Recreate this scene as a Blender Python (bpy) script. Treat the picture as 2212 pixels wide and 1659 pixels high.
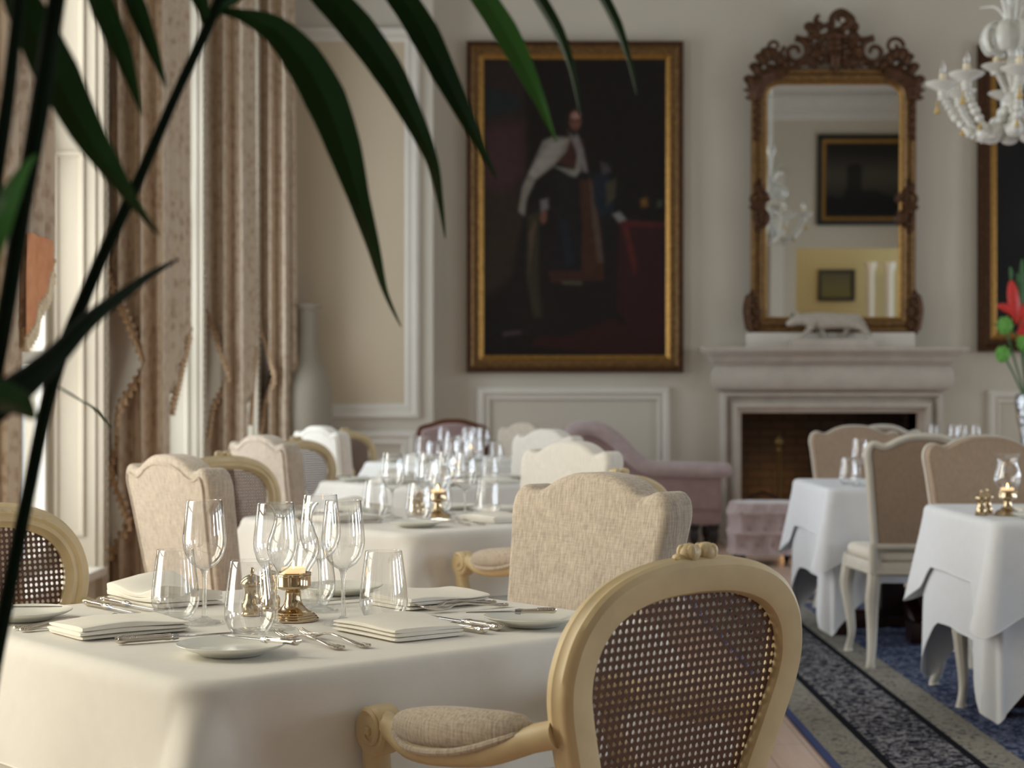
import bpy, math, random
from mathutils import Vector, Matrix, noise
random.seed(7)
pi = math.pi
C = bpy.context.scene.collection
for o in list(bpy.data.objects):
    bpy.data.objects.remove(o)

# ---------------------------------------------------------------- camera, world, lights, exposure
EYE, F = 1.16, 3600.0                        # eye height in metres, focal length in pixels of the 2212 px frame
HX, HY = 1106.0, 862.0                       # pixel the level view axis meets
scn = bpy.context.scene
cam_d = bpy.data.cameras.new('camera')
cam_d.sensor_width = 36.0
cam_d.lens = 36.0 * F / 2212.0
cam_d.shift_y = (HY - 829.5) / 2212.0
cam_d.clip_start = 0.05
cam_d.clip_end = 100
cam_d.dof.use_dof = True
cam_d.dof.focus_distance = 2.95
cam_d.dof.aperture_fstop = 5.4
cam = bpy.data.objects.new('camera', cam_d)
C.objects.link(cam)
cam.location = (0, 0, EYE)
cam.rotation_euler = (pi / 2, 0, 0)
scn.camera = cam
scn.view_settings.view_transform = 'Standard'
scn.view_settings.look = 'None'
scn.view_settings.gamma = 1
scn.view_settings.exposure = 0.45
scn.view_settings.use_curve_mapping = False
scn.cycles.transparent_max_bounces = 48
scn.cycles.max_bounces = 14

wd = bpy.data.worlds.new('sky')
scn.world = wd
wd.use_nodes = True
wd.node_tree.nodes['Background'].inputs[0].default_value = (0.80, 0.90, 1.0, 1)
wd.node_tree.nodes['Background'].inputs[1].default_value = 1.0

def area(name, loc, rot, sx, sy, power, color):
    l = bpy.data.lights.new(name, 'AREA')
    l.shape = 'RECTANGLE'; l.size = sx; l.size_y = sy
    l.energy = power; l.color = color
    o = bpy.data.objects.new(name, l)
    o.location = loc; o.rotation_euler = rot
    C.objects.link(o)
    return o

WIN_FAR = [3.50, 5.41, 8.00, 10.58, 12.85]   # far reveal of each window in the left wall
WIN_W = 1.30
WIN_Z0, WIN_Z1 = 0.35, 4.5
for k, yf in enumerate(WIN_FAR):             # daylight standing outside every window of the left wall
    area('window_daylight', (-2.60, yf - WIN_W / 2, 2.15), (0, -pi / 2, 0),
         3.3, WIN_W, (72, 78, 66, 62, 56)[k], ((1.0, .85, .62), (1.0, .90, .76), (1.0, .96, .92), (.93, .96, 1.0), (.93, .96, 1.0))[k])
for yc in (-1.6, 2.6, 6.6, 10.6):            # daylight outside unseen right wall windows; first one added to light the rear
    area('unseen_window_light', (9.6, yc, 1.9), (0, pi / 2, 0), 2.2, 1.8, 100, (.88, .93, 1.0))

# ---------------------------------------------------------------- helpers
def P(px, py, z):
    """the point at height z that the photograph shows at pixel px, py"""
    y = F * (EYE - z) / (py - HY)
    return Vector(((px - HX) / F * y, y, z))
def D(px, py, y):
    """the point at distance y that the photograph shows at pixel px, py"""
    return Vector(((px - HX) / F * y, y, EYE + (HY - py) / F * y))
def hexc(h):
    h = h.lstrip('#')
    r = []
    for i in (0, 2, 4):
        c = int(h[i:i + 2], 16) / 255
        r.append(c / 12.92 if c <= .04045 else ((c + .055) / 1.055) ** 2.4)
    return tuple(r) + (1,)

class NT:
    def __init__(s, name):
        s.m = bpy.data.materials.new(name); s.m.use_nodes = True
        s.t = s.m.node_tree; s.b = s.t.nodes['Principled BSDF']; s.out = s.t.nodes['Material Output']
    def n(s, typ, **kw):
        x = s.t.nodes.new(typ)
        for k, v in kw.items(): setattr(x, k, v)
        return x
    def l(s, a, b): s.t.links.new(a, b)
    def coord(s, scale=(1, 1, 1), kind='Object'):
        c = s.n('ShaderNodeTexCoord'); m = s.n('ShaderNodeMapping')
        m.inputs['Scale'].default_value = scale
        s.l(c.outputs[kind], m.inputs[0]); return m.outputs[0]
    def noise(s, scale, detail=3, sc=(1, 1, 1), rough=.5):
        x = s.n('ShaderNodeTexNoise'); x.inputs['Scale'].default_value = scale
        x.inputs['Detail'].default_value = detail; x.inputs['Roughness'].default_value = rough
        s.l(s.coord(sc), x.inputs['Vector']); return x.outputs['Fac']
    def ramp(s, fac, stops, interp='LINEAR'):
        r = s.n('ShaderNodeValToRGB'); e = r.color_ramp.elements; r.color_ramp.interpolation = interp
        while len(e) < len(stops): e.new(.5)
        for i, (p, c) in enumerate(stops):
            e[i].position = p; e[i].color = hexc(c) if isinstance(c, str) else c
        s.l(fac, r.inputs[0]); return r.outputs[0]
    def bump(s, h, strength, dist=.002):
        b = s.n('ShaderNodeBump'); b.inputs['Strength'].default_value = strength
        b.inputs['Distance'].default_value = dist
        s.l(h, b.inputs['Height']); s.l(b.outputs[0], s.b.inputs['Normal'])
    def math(s, op, a, b=None):
        m = s.n('ShaderNodeMath', operation=op)
        for i, v in enumerate((a, b)):
            if v is None: continue
            if isinstance(v, (int, float)): m.inputs[i].default_value = v
            else: s.l(v, m.inputs[i])
        return m.outputs[0]
    def mix(s, f, a, b):
        m = s.n('ShaderNodeMix', data_type='RGBA')
        for i, v in ((0, f), (6, a), (7, b)):
            if isinstance(v, str): v = hexc(v)
            if isinstance(v, (int, float, tuple)): m.inputs[i].default_value = v
            else: s.l(v, m.inputs[i])
        return m.outputs[2]

def flat(name, col, rough=.5, metal=0., var=.06, vs=6, bump=0., bs=200, sheen=0., spec=.5, sc=(1, 1, 1)):
    n = NT(name)
    c = hexc(col)
    lo = tuple(x * (1 - var) for x in c[:3]) + (1,); hi = tuple(min(1, x * (1 + var)) for x in c[:3]) + (1,)
    n.l(n.ramp(n.noise(vs, 4, sc), [(.3, lo), (.7, hi)]), n.b.inputs['Base Color'])
    n.b.inputs['Roughness'].default_value = rough
    n.b.inputs['Metallic'].default_value = metal
    n.b.inputs['Specular IOR Level'].default_value = spec
    if sheen: n.b.inputs['Sheen Weight'].default_value = sheen
    if bump: n.bump(n.noise(bs, 3, sc), bump)
    return n.m

def woven(name, col, var=.22, scale=260, bump=.5):
    """linen: fine threads in both directions, some thicker slubs"""
    n = NT(name); c = hexc(col)
    a = n.noise(scale * .55, 2, (1, 1, .025)); b = n.noise(scale, 2, (.08, .08, 1)); d = n.noise(9, 3)
    f = n.math('ADD', n.math('MULTIPLY', a, .68), n.math('MULTIPLY', b, .32))
    lo = tuple(x * (1 - var) for x in c[:3]) + (1,); hi = tuple(min(1, x * (1 + var)) for x in c[:3]) + (1,)
    f2 = n.math('ADD', n.math('MULTIPLY', f, .85), n.math('MULTIPLY', d, .15))
    n.l(n.ramp(f2, [(.36, lo), (.64, hi)]), n.b.inputs['Base Color'])
    n.b.inputs['Roughness'].default_value = .9
    n.b.inputs['Specular IOR Level'].default_value = .15
    n.b.inputs['Sheen Weight'].default_value = .15
    n.bump(f, bump, .0015)
    return n.m

def thin_glass(name, tint=(1, 1, 1, 1), lo=.16, hi=.85):
    """thin blown glass: clear where seen flat on, mirror-like towards its rims"""
    n = NT(name); t = n.n('ShaderNodeBsdfTransparent'); g = n.n('ShaderNodeBsdfGlossy'); mx = n.n('ShaderNodeMixShader')
    t.inputs[0].default_value = tint; g.inputs['Roughness'].default_value = .02; g.inputs[0].default_value = (1, 1, 1, 1)
    fr = n.n('ShaderNodeLayerWeight'); fr.inputs[0].default_value = .5
    p = n.math('POWER', fr.outputs['Facing'], 3.2)
    f = n.math('ADD', n.math('MULTIPLY', p, hi - lo), lo)
    edge = n.math('POWER', fr.outputs['Facing'], 2.2)
    n.l(n.mix(edge, tint, (.50, .53, .54, 1)), t.inputs[0])
    n.l(f, mx.inputs[0]); n.l(t.outputs[0], mx.inputs[1]); n.l(g.outputs[0], mx.inputs[2]); n.l(mx.outputs[0], n.out.inputs[0])
    return n.m

def solid_glass(name):
    n = NT(name); g = n.n('ShaderNodeBsdfGlass'); g.inputs['Roughness'].default_value = 0; g.inputs['IOR'].default_value = 1.48
    g.inputs[0].default_value = (.97, .99, .99, 1)
    t = n.n('ShaderNodeBsdfTransparent'); mx = n.n('ShaderNodeMixShader'); mx.inputs[0].default_value = .5
    n.l(t.outputs[0], mx.inputs[1]); n.l(g.outputs[0], mx.inputs[2]); n.l(mx.outputs[0], n.out.inputs[0])
    return n.m

def emit(name, col, strength):
    n = NT(name); e = n.n('ShaderNodeEmission'); e.inputs[0].default_value = hexc(col); e.inputs[1].default_value = strength
    n.l(e.outputs[0], n.out.inputs[0]); return n.m

# ---- mesh builder
class MB:
    def __init__(s): s.v = []; s.f = []; s.mi = []; s.cur = 0; s.M = None
    def add(s, vs, fs):
        b = len(s.v)
        if s.M is not None: vs = [s.M @ Vector(v) for v in vs]
        s.v += [tuple(v) for v in vs]
        for f in fs: s.f.append([i + b for i in f]); s.mi.append(s.cur)
    def lathe(s, prof, n=32, c=(0, 0, 0), flip=False):
        vs = []; fs = []; cx, cy, cz = c
        for r, z in prof:
            for k in range(n):
                a = 2 * pi * k / n
                vs.append((cx + r * math.cos(a), cy + r * math.sin(a), cz + z))
        for i in range(len(prof) - 1):
            for k in range(n):
                k2 = (k + 1) % n
                fs.append([i * n + k, i * n + k2, (i + 1) * n + k2, (i + 1) * n + k])
        s.add(vs, fs)
    def tube(s, pts, rad, n=10, cap=True, flat=1.0, up=(0, 0, 1)):
        pts = [Vector(p) for p in pts]; N = len(pts)
        if isinstance(rad, (int, float)): rad = [rad] * N
        vs = []; fs = []; prev = None
        for i, p in enumerate(pts):
            t = (pts[min(i + 1, N - 1)] - pts[max(i - 1, 0)])
            t = t.normalized() if t.length > 1e-9 else Vector((0, 0, 1))
            if prev is None:
                u = Vector(up)
                if abs(t.dot(u)) > .95: u = Vector((1, 0, 0))
                a = t.cross(u).normalized()
            else:
                a = (prev - t * prev.dot(t))
                a = a.normalized() if a.length > 1e-9 else t.orthogonal().normalized()
            prev = a; b = a.cross(t)
            for k in range(n):
                w = 2 * pi * k / n
                vs.append(p + a * (math.cos(w) * rad[i]) + b * (math.sin(w) * rad[i] * flat))
        for i in range(N - 1):
            for k in range(n):
                k2 = (k + 1) % n
                fs.append([i * n + k, i * n + k2, (i + 1) * n + k2, (i + 1) * n + k])
        if cap:
            fs.append(list(range(n))[::-1]); fs.append([(N - 1) * n + k for k in range(n)])
        s.add(vs, fs)
    def ball(s, c, r, n=14, m=9):
        if isinstance(r, (int, float)): r = (r, r, r)
        vs = [(c[0], c[1], c[2] - r[2])]; fs = []
        for i in range(1, m):
            th = pi * i / m
            for k in range(n):
                a = 2 * pi * k / n
                vs.append((c[0] + r[0] * math.sin(th) * math.cos(a), c[1] + r[1] * math.sin(th) * math.sin(a), c[2] - r[2] * math.cos(th)))
        vs.append((c[0], c[1], c[2] + r[2])); top = len(vs) - 1
        for k in range(n):
            k2 = (k + 1) % n
            fs.append([0, 1 + k2, 1 + k])
            for i in range(m - 2):
                fs.append([1 + i * n + k, 1 + i * n + k2, 1 + (i + 1) * n + k2, 1 + (i + 1) * n + k])
            fs.append([1 + (m - 2) * n + k, 1 + (m - 2) * n + k2, top])
        s.add(vs, fs)
    def box(s, x0, x1, y0, y1, z0, z1, b=0.):
        if b <= 0:
            vs = [(x, y, z) for z in (z0, z1) for y in (y0, y1) for x in (x0, x1)]
            s.add(vs, [[0, 2, 3, 1], [4, 5, 7, 6], [0, 1, 5, 4], [2, 6, 7, 3], [0, 4, 6, 2], [1, 3, 7, 5]])
            return
        b = min(b, (x1 - x0) * .49, (y1 - y0) * .49, (z1 - z0) * .49)
        s.prism([(x0, y0), (x1, y0), (x1, y1), (x0, y1)], z0, z1, b)
    def prism(s, loop, z0, z1, b=0., M=None, segs=2, off0=0., sym=False):
        """outline in a plane extruded from z0 to z1 with rounded rims"""
        lay = []
        if b > 0:
            for i in range(segs + 1):
                a = pi / 2 * i / segs
                lay.append((b * (1 - math.sin(a)), z0 + b * (1 - math.cos(a))))
            for i in range(segs + 1):
                a = pi / 2 * i / segs
                lay.append((b * (1 - math.cos(a)), z1 - b * (1 - math.sin(a))))
            e = min(.003, b * .3)
            lay = [(b + e, z0)] + lay + [(b + e, z1)]
        else: lay = [(0, z0), (0, z1)]
        nn = len(loop); vs = []; fs = []
        for off, z in lay:
            for (x, y) in inset(loop, off + off0):
                vs.append((x, y, z))
        if M is not None: vs = [M @ Vector(v) for v in vs]
        for i in range(len(lay) - 1):
            for k in range(nn):
                k2 = (k + 1) % nn
                fs.append([i * nn + k, i * nn + k2, (i + 1) * nn + k2, (i + 1) * nn + k])
        if sym:                              # caps of an outline with hollows
            from mathutils.geometry import tessellate_polygon
            for base in (0, (len(lay) - 1) * nn):
                for tri in tessellate_polygon([[Vector(vs[base + k]) for k in range(nn)]]): fs.append([base + k for k in tri])
        else:
            fs.append(list(range(nn))[::-1]); fs.append([(len(lay) - 1) * nn + k for k in range(nn)])
        fs = [f for f in fs if len(f) > 2]
        s.add(vs, fs)
    def sweep(s, loop, prof, M=None, closed=True, pclosed=True):
        """a section (offset inward, height) carried along an outline"""
        rows = [[(x, y, h) for (x, y) in inset(loop, off, closed)] for off, h in prof]
        nn = len(loop); vs = [p for r in rows for p in r]; fs = []
        if M is not None: vs = [M @ Vector(v) for v in vs]
        R = len(rows)
        for i in range(R if pclosed else R - 1):
            i2 = (i + 1) % R
            for k in range(nn if closed else nn - 1):
                k2 = (k + 1) % nn
                fs.append([i * nn + k, i * nn + k2, i2 * nn + k2, i2 * nn + k])
        if not closed and pclosed:
            fs.append([i * nn for i in range(R)]); fs.append([i * nn + nn - 1 for i in range(R)][::-1])
        s.add(vs, fs)
    def grid(s, rows, closed=False):
        n = len(rows[0]); vs = [p for r in rows for p in r]; fs = []
        for i in range(len(rows) - 1):
            for k in range(n if closed else n - 1):
                k2 = (k + 1) % n
                fs.append([i * n + k, i * n + k2, (i + 1) * n + k2, (i + 1) * n + k])
        s.add(vs, fs)
    def build(s, name, mats, parent=None, smooth=True, sharp=35):
        me = bpy.data.meshes.new(name)
        me.from_pydata(s.v, [], s.f)
        if not isinstance(mats, (list, tuple)): mats = [mats]
        for m in mats: me.materials.append(m)
        if len(mats) > 1: me.polygons.foreach_set('material_index', s.mi)
        import bmesh
        bm = bmesh.new(); bm.from_mesh(me)
        bmesh.ops.recalc_face_normals(bm, faces=bm.faces)
        if smooth:
            for f in bm.faces: f.smooth = True
            lim = math.radians(sharp)
            for e in bm.edges:
                if len(e.link_faces) == 2 and e.calc_face_angle(0) > lim: e.smooth = False
        bm.to_mesh(me); bm.free()
        o = bpy.data.objects.new(name, me); C.objects.link(o)
        if parent is not None: o.parent = parent
        return o

def inset(loop, d, closed=True):
    """outline moved inward by d (negative: outward), mitred; outlines run counter-clockwise"""
    if abs(d) < 1e-9: return list(loop)
    n = len(loop); out = []
    for i in range(n):
        p = loop[i]
        a = loop[i - 1] if (closed or i > 0) else None
        b = loop[(i + 1) % n] if (closed or i < n - 1) else None
        def nor(u, v):
            dx, dy = v[0] - u[0], v[1] - u[1]; L = math.hypot(dx, dy) or 1e-9
            return (-dy / L, dx / L)
        if a is None: nx, ny = nor(p, b); k = 1
        elif b is None: nx, ny = nor(a, p); k = 1
        else:
            n1 = nor(a, p); n2 = nor(p, b)
            nx, ny = n1[0] + n2[0], n1[1] + n2[1]; L = math.hypot(nx, ny) or 1e-9
            nx, ny = nx / L, ny / L
            k = 1 / max(.35, nx * n1[0] + ny * n1[1])
        out.append((p[0] + nx * d * k, p[1] + ny * d * k))
    return out

def rect(x0, x1, y0, y1): return [(x0, y0), (x1, y0), (x1, y1), (x0, y1)]
def spline(pts, per=8):
    """smooth curve through points (Catmull-Rom)"""
    pts = [Vector(p) for p in pts]; out = []
    for i in range(len(pts) - 1):
        p0 = pts[max(i - 1, 0)]; p1 = pts[i]; p2 = pts[i + 1]; p3 = pts[min(i + 2, len(pts) - 1)]
        for k in range(per):
            t = k / per
            out.append(.5 * ((2 * p1) + (p2 - p0) * t + (2 * p0 - 5 * p1 + 4 * p2 - p3) * t * t + (3 * p1 - p0 - 3 * p2 + p3) * t ** 3))
    out.append(pts[-1]); return out
def lerp(tab, x):
    """piecewise-linear table look-up"""
    if x <= tab[0][0]: return tab[0][1]
    for (a, b), (c, d) in zip(tab, tab[1:]):
        if x <= c: return b + (d - b) * (x - a) / (c - a)
    return tab[-1][1]

# upright plane facing the camera: (a, b, h) -> x = a, z = b, and h stands out towards the camera
def upright(y): return Matrix(((1, 0, 0, 0), (0, 0, -1, y), (0, 1, 0, 0), (0, 0, 0, 1)))

# ---- objects
def thing(name, label, cat, loc=(0, 0, 0), rz=0., group=None):
    o = bpy.data.objects.new(name, None); C.objects.link(o)
    o.empty_display_size = .05
    o.location = loc; o.rotation_euler = (0, 0, rz); o['label'] = label; o['category'] = cat
    if group: o['group'] = group
    return o
def tag(o, label, cat, group=None, kind=None):
    o['label'] = label; o['category'] = cat
    if group: o['group'] = group
    if kind: o['kind'] = kind
    return o
def struct(o):
    o['kind'] = 'structure'; return o
def dup(root, loc, rz=None, label=None, group=None):
    r = root.copy(); C.objects.link(r); r.location = loc
    if rz is not None: r.rotation_euler = (0, 0, rz)
    if label: r['label'] = label
    if group: r['group'] = group
    for ch in list(root.children):
        c = ch.copy(); C.objects.link(c); c.parent = r
        for g in list(ch.children):
            d = g.copy(); C.objects.link(d); d.parent = c
    return r

# ---------------------------------------------------------------- materials
M = {}
M['wall'] = flat('wall_paint', '#c9c0b0', .85, var=.02, vs=1.2)
M['panel'] = flat('panel_paint', '#c8b79c', .8, var=.02, vs=1.2)
M['trim'] = flat('trim_paint', '#d9d2c6', .6, var=.02, vs=2)
M['ceiling'] = flat('ceiling_paint', '#d8d6d0', .9, var=.02)
M['stone'] = flat('mantel_stone', '#beb4a8', .75, var=.07, vs=9, bump=.15, bs=60)
M['reveal'] = flat('cream_reveal_paint', '#c3b7a3', .75, var=.02, vs=1.5)
M['linen'] = woven('oatmeal_linen', '#b9ab9a', var=.25, scale=420)
M['ivory'] = woven('ivory_linen', '#e2dacd', var=.08, scale=420, bump=.3)
M['taupe'] = woven('taupe_linen', '#a6917d', var=.12, scale=420, bump=.4)
M['cream_paint'] = flat('cream_chair_paint', '#d0ba90', .42, var=.10, vs=14, bump=.06, bs=90)
M['daylit_paint'] = flat('daylit_chair_paint', '#d6d0c3', .45, var=.05, vs=14, bump=.05, bs=90)  # chair paint whitened, bluish daylight put into the colour
M['cane'] = flat('woven_cane', '#573720', .55, var=.3, vs=120, bump=.3, bs=500)
M['cane_light'] = flat('pale_woven_cane', '#a07d62', .55, var=.2, vs=120, bump=.3, bs=500)
M['cloth'] = flat('white_table_linen', '#eae6de', .85, var=.015, vs=30, bump=.12, bs=900, spec=.2)
M['cloth_daylit'] = flat('cool_lit_table_linen', '#e4e6ea', .85, var=.015, vs=30, bump=.12, bs=900, spec=.2)  # same white linen, cool daylight tinted into the colour
M['napkin'] = flat('napkin_linen', '#f0ebe0', .85, var=.015, vs=30, bump=.15, bs=900, spec=.2)
M['china'] = flat('white_china', '#e9e8de', .18, var=.01)
M['silver'] = flat('polished_silver', '#d8d0c4', .14, 1., var=.05)
M['brass'] = flat('warm_silver_plate', '#c6b192', .12, 1., var=.08, vs=30)
M['steel'] = flat('knife_steel', '#b8b9bc', .16, 1., var=.03)
M['glass'] = thin_glass('clear_wine_glass')
M['glass_solid'] = solid_glass('thick_clear_glass')
M['pane'] = thin_glass('window_pane', (.95, .98, 1, 1), .04, .5)
M['wax'] = flat('candle_wax', '#f3e3c4', .6)
M['flame'] = emit('candle_flame', '#ffb868', 14)
M['lit_wax'] = flat('glowing_wax', '#f3d9a8', .5)
for nd in M['lit_wax'].node_tree.nodes:
    if nd.type == 'BSDF_PRINCIPLED': nd.inputs['Emission Color'].default_value = (1, .66, .34, 1); nd.inputs['Emission Strength'].default_value = .7
M['mahogany'] = flat('dark_mahogany', '#31150e', .35, var=.3, vs=5, sc=(1, 1, .2))
M['mauve'] = flat('mauve_velvet', '#9a817d', .85, var=.1, vs=14, sheen=.5, spec=.15)
M['mauve_pale'] = flat('pale_mauve_velvet', '#b19e9b', .85, var=.1, vs=14, sheen=.5, spec=.15)
M['gilt'] = flat('aged_gilt', '#7d5e38', .45, .6, var=.35, vs=30, bump=.3, bs=120)
M['gilt_bright'] = flat('bright_gilt', '#9c7438', .42, .7, var=.25, vs=40, bump=.2, bs=160)
M['gilt_dark'] = flat('dark_worn_gilt', '#4d3018', .5, .5, var=.4, vs=30, bump=.4, bs=100)
M['black_wood'] = flat('black_frame_wood', '#15110e', .4, var=.2)
M['dark_turned'] = flat('ebonised_wood', '#1b1513', .35, var=.2)
M['murano'] = flat('milky_glass', '#dedbd2', .12, var=.04, vs=20)
M['murano_amber'] = flat('amber_glass', '#c9ab6a', .12, var=.1)
M['vase'] = flat('shade_toned_white_ceramic', '#948a79', .6, var=.03)  # white vase, the shade of its corner darkened into the colour
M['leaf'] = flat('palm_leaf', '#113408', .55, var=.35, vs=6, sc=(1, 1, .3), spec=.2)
M['leaf_light'] = flat('sunlit_palm_leaf', '#2c6814', .42, var=.25, vs=6)  # brighter copy of the leaf green, light put into the colour
M['stem'] = flat('palm_stem', '#0b1606', .85, var=.3, vs=10, spec=.1)
M['iron'] = flat('black_iron', '#0e0c0b', .5, .4)
M['andiron'] = flat('old_brass', '#65522e', .4, .9)
M['bulb'] = thin_glass('bulb_glass', (1, 1, 1, 1), .15, .9)
# ---------------------------------------------------------------- the room
YB = 13.65                                   # back wall
XL, XR, YR, ZC = -2.00, 9.0, -5.0, 6.0       # left wall, right wall, rear wall, ceiling
def bx(px, y=YB): return (px - HX) / F * y
def bz(py, y=YB): return EYE + (HY - py) / F * y

# floor: pale timber boards with a soft sheen
n = NT('pale_timber_floor')
br = n.n('ShaderNodeTexBrick'); br.inputs['Scale'].default_value = 1.0
br.inputs['Color1'].default_value = hexc('#e6c6b2'); br.inputs['Color2'].default_value = hexc('#d9b8a2'); br.inputs['Mortar'].default_value = hexc('#8f6a55')
br.inputs['Mortar Size'].default_value = .004; br.inputs['Brick Width'].default_value = 1.6; br.inputs['Row Height'].default_value = .14
mp = n.n('ShaderNodeMapping'); mp.inputs['Rotation'].default_value = (0, 0, pi / 2); tc = n.n('ShaderNodeTexCoord')
n.l(tc.outputs['Object'], mp.inputs[0]); n.l(mp.outputs[0], br.inputs['Vector'])
grain = n.ramp(n.noise(8, 6, (4, .4, 1)), [(.3, '#d6b29c'), (.7, '#ecd0bc')])
n.l(n.mix(.5, br.outputs[0], grain), n.b.inputs['Base Color']); n.b.inputs['Roughness'].default_value = .28
m = MB(); m.box(XL - .6, XR + .6, YR - 4.2, YB + .6, -.1, 0)
struct(m.build('floor', n.m, smooth=False))
m = MB(); m.box(XL - .6, XR + .6, YR - 4.2, YB + .6, ZC, ZC + .1)
struct(m.build('ceiling', M['ceiling'], smooth=False))

# back wall with the fireplace opening left out
FX0, FX1, FZ1 = bx(1602, 13.45), bx(1994, 13.45), bz(868, 13.45)
m = MB()
m.box(XL - .6, FX0, YB, YB + .3, 0, ZC); m.box(FX1, XR + .6, YB, YB + .3, 0, ZC); m.box(FX0, FX1, YB, YB + .3, FZ1, ZC)
struct(m.build('wall_back', M['wall'], smooth=False))

# left wall: piers between tall windows, aprons below, header above
m = MB()
ya = YR - 4.2
for yf in WIN_FAR:
    m.box(XL - .34, XL, ya, yf - WIN_W, 0, ZC)
    m.box(XL - .34, XL, yf - WIN_W, yf, 0, WIN_Z0); m.box(XL - .34, XL, yf - WIN_W, yf, WIN_Z1, ZC)
    ya = yf
m.box(XL - .34, XL, ya, YB + .1, 0, ZC)
struct(m.build('wall_left', M['reveal'], smooth=False))
for k, yf in enumerate(WIN_FAR):
    y0, y1 = yf - WIN_W, yf
    fr = MB()
    xg = XL - .25
    for (a, b) in ((y0, y0 + .06), (y1 - .06, y1), ((y0 + y1) / 2 - .03, (y0 + y1) / 2 + .03)):
        fr.box(xg - .025, xg + .025, a, b, WIN_Z0, WIN_Z1, .008)
    for z in (WIN_Z0 + .04, 1.35, 2.35, 3.35, WIN_Z1 - .04):
        fr.box(xg - .022, xg + .022, y0 + .06, y1 - .06, z - .035, z + .035, .006)
    w = struct(fr.build('window_%d' % (k + 1), M['trim'], smooth=False))
    g = MB(); g.box(xg - .003, xg + .003, y0 + .05, y1 - .05, WIN_Z0 + .02, WIN_Z1 - .02)
    g.build('window_pane', M['pane'], w, smooth=False)
    s_ = MB(); s_.box(XL - .22, XL + .05, y0 - .03, y1 + .03, WIN_Z0 - .04, WIN_Z0 + .005, .01)
    s_.build('window_sill', M['trim'], w)
    # beaded architrave round the opening and a raised panel on the deep reveal
    a_ = MB()
    for yy in (y0 - .06, y1 + .06):
        a_.box(XL, XL + .035, yy - .05, yy + .05, 0, WIN_Z1 + .1, .012)
        for q in range(90):
            a_.ball((XL + .038, yy, .05 + q * .05), (.012, .014, .02), 6, 4)
    a_.box(XL, XL + .035, y0 - .11, y1 + .11, WIN_Z1, WIN_Z1 + .12, .012)
    a_.build('window_architrave', M['reveal'], w)
    r_ = MB()
    for (za, zb) in ((.5, 2.35), (2.55, 4.3)):
        r_.sweep(rect(XL - .2, XL - .05, za, zb), [(0, 0), (.004, .014), (.02, .014), (.028, 0)], upright(y1))
    r_.build('window_reveal_panel', M['reveal'], w)

# unseen right wall with four tall windows, the first added to light the rear
m = MB(); ya = YR
for yc in (-1.6, 2.6, 6.6, 10.6):
    m.box(XR, XR + .3, ya, yc - .9, 0, ZC); m.box(XR, XR + .3, yc - .9, yc + .9, 0, .9); m.box(XR, XR + .3, yc - .9, yc + .9, 4.1, ZC)
    ya = yc + .9
m.box(XR, XR + .3, ya, YB + .1, 0, ZC)
struct(m.build('wall_right', M['wall'], smooth=False))
for k, yc in enumerate((-1.6, 2.6, 6.6, 10.6)):
    fr = MB()
    for yy in (yc - .87, yc, yc + .87): fr.box(XR + .1, XR + .15, yy - .03, yy + .03, .9, 4.1)
    for z in (.93, 2.0, 3.0, 4.07): fr.box(XR + .1, XR + .15, yc - .87, yc + .87, z - .03, z + .03)
    w = struct(fr.build('window_%d' % (k + 6), M['trim'], smooth=False))
    g = MB(); g.box(XR + .12, XR + .126, yc - .87, yc + .87, .9, 4.1); g.build('window_pane', M['pane'], w, smooth=False)

# rear wall (seen in the mirror) with a wide opening to the next room
OX0, OX1, OZ = 5.45, 7.7, 3.12
m = MB()
m.box(XL - .6, OX0, YR - .2, YR, 0, ZC); m.box(OX1, XR + .6, YR - .2, YR, 0, ZC); m.box(OX0, OX1, YR - .2, YR, OZ, ZC)
struct(m.build('wall_rear', M['wall'], smooth=False))
m = MB(); m.box(4.94, 5.2, YR, YR + .1, 0, 4.6, .02); m.box(3.9, 4.94, YR, YR + .06, 4.4, 4.6, .02)
struct(m.build('trim_1', M['trim'], smooth=False))
m = MB(); m.box(XL - .6, XR + .6, YR - 4.2, YR - 4.1, 0, ZC)
struct(m.build('wall_next_room', flat('yellow_room_paint', '#bba97a', .85, var=.03, vs=1), smooth=False))
m = MB()                                     # cornice with dentils along the rear wall
m.sweep([(XL, 0), (XR, 0)], [(0, 5.55), (-.05, 5.6), (-.09, 5.66), (-.22, 5.72), (-.22, 5.78), (-.4, 5.9), (-.4, 5.99), (0, 5.99)],
        Matrix(((1, 0, 0, 0), (0, -1, 0, YR), (0, 0, 1, 0), (0, 0, 0, 1))) @ Matrix.Scale(-1, 4, (0, 1, 0)) if False else Matrix(((1, 0, 0, 0), (0, -1, 0, YR), (0, 0, 1, 0), (0, 0, 0, 1))), closed=False)
for k in range(36):
    x = XL + .2 + k * .3
    m.box(x, x + .13, YR, YR + .3, 5.80, 5.92)
struct(m.build('trim_2', M['ceiling'], smooth=False))
pl = bpy.data.lights.new('next_room_lamp', 'POINT'); pl.energy = 30; pl.color = (1, .82, .55); pl.shadow_soft_size = .15
po = bpy.data.objects.new('next_room_lamp', pl); po.location = (6.6, YR - 1.6, 3.6); C.objects.link(po)

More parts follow.
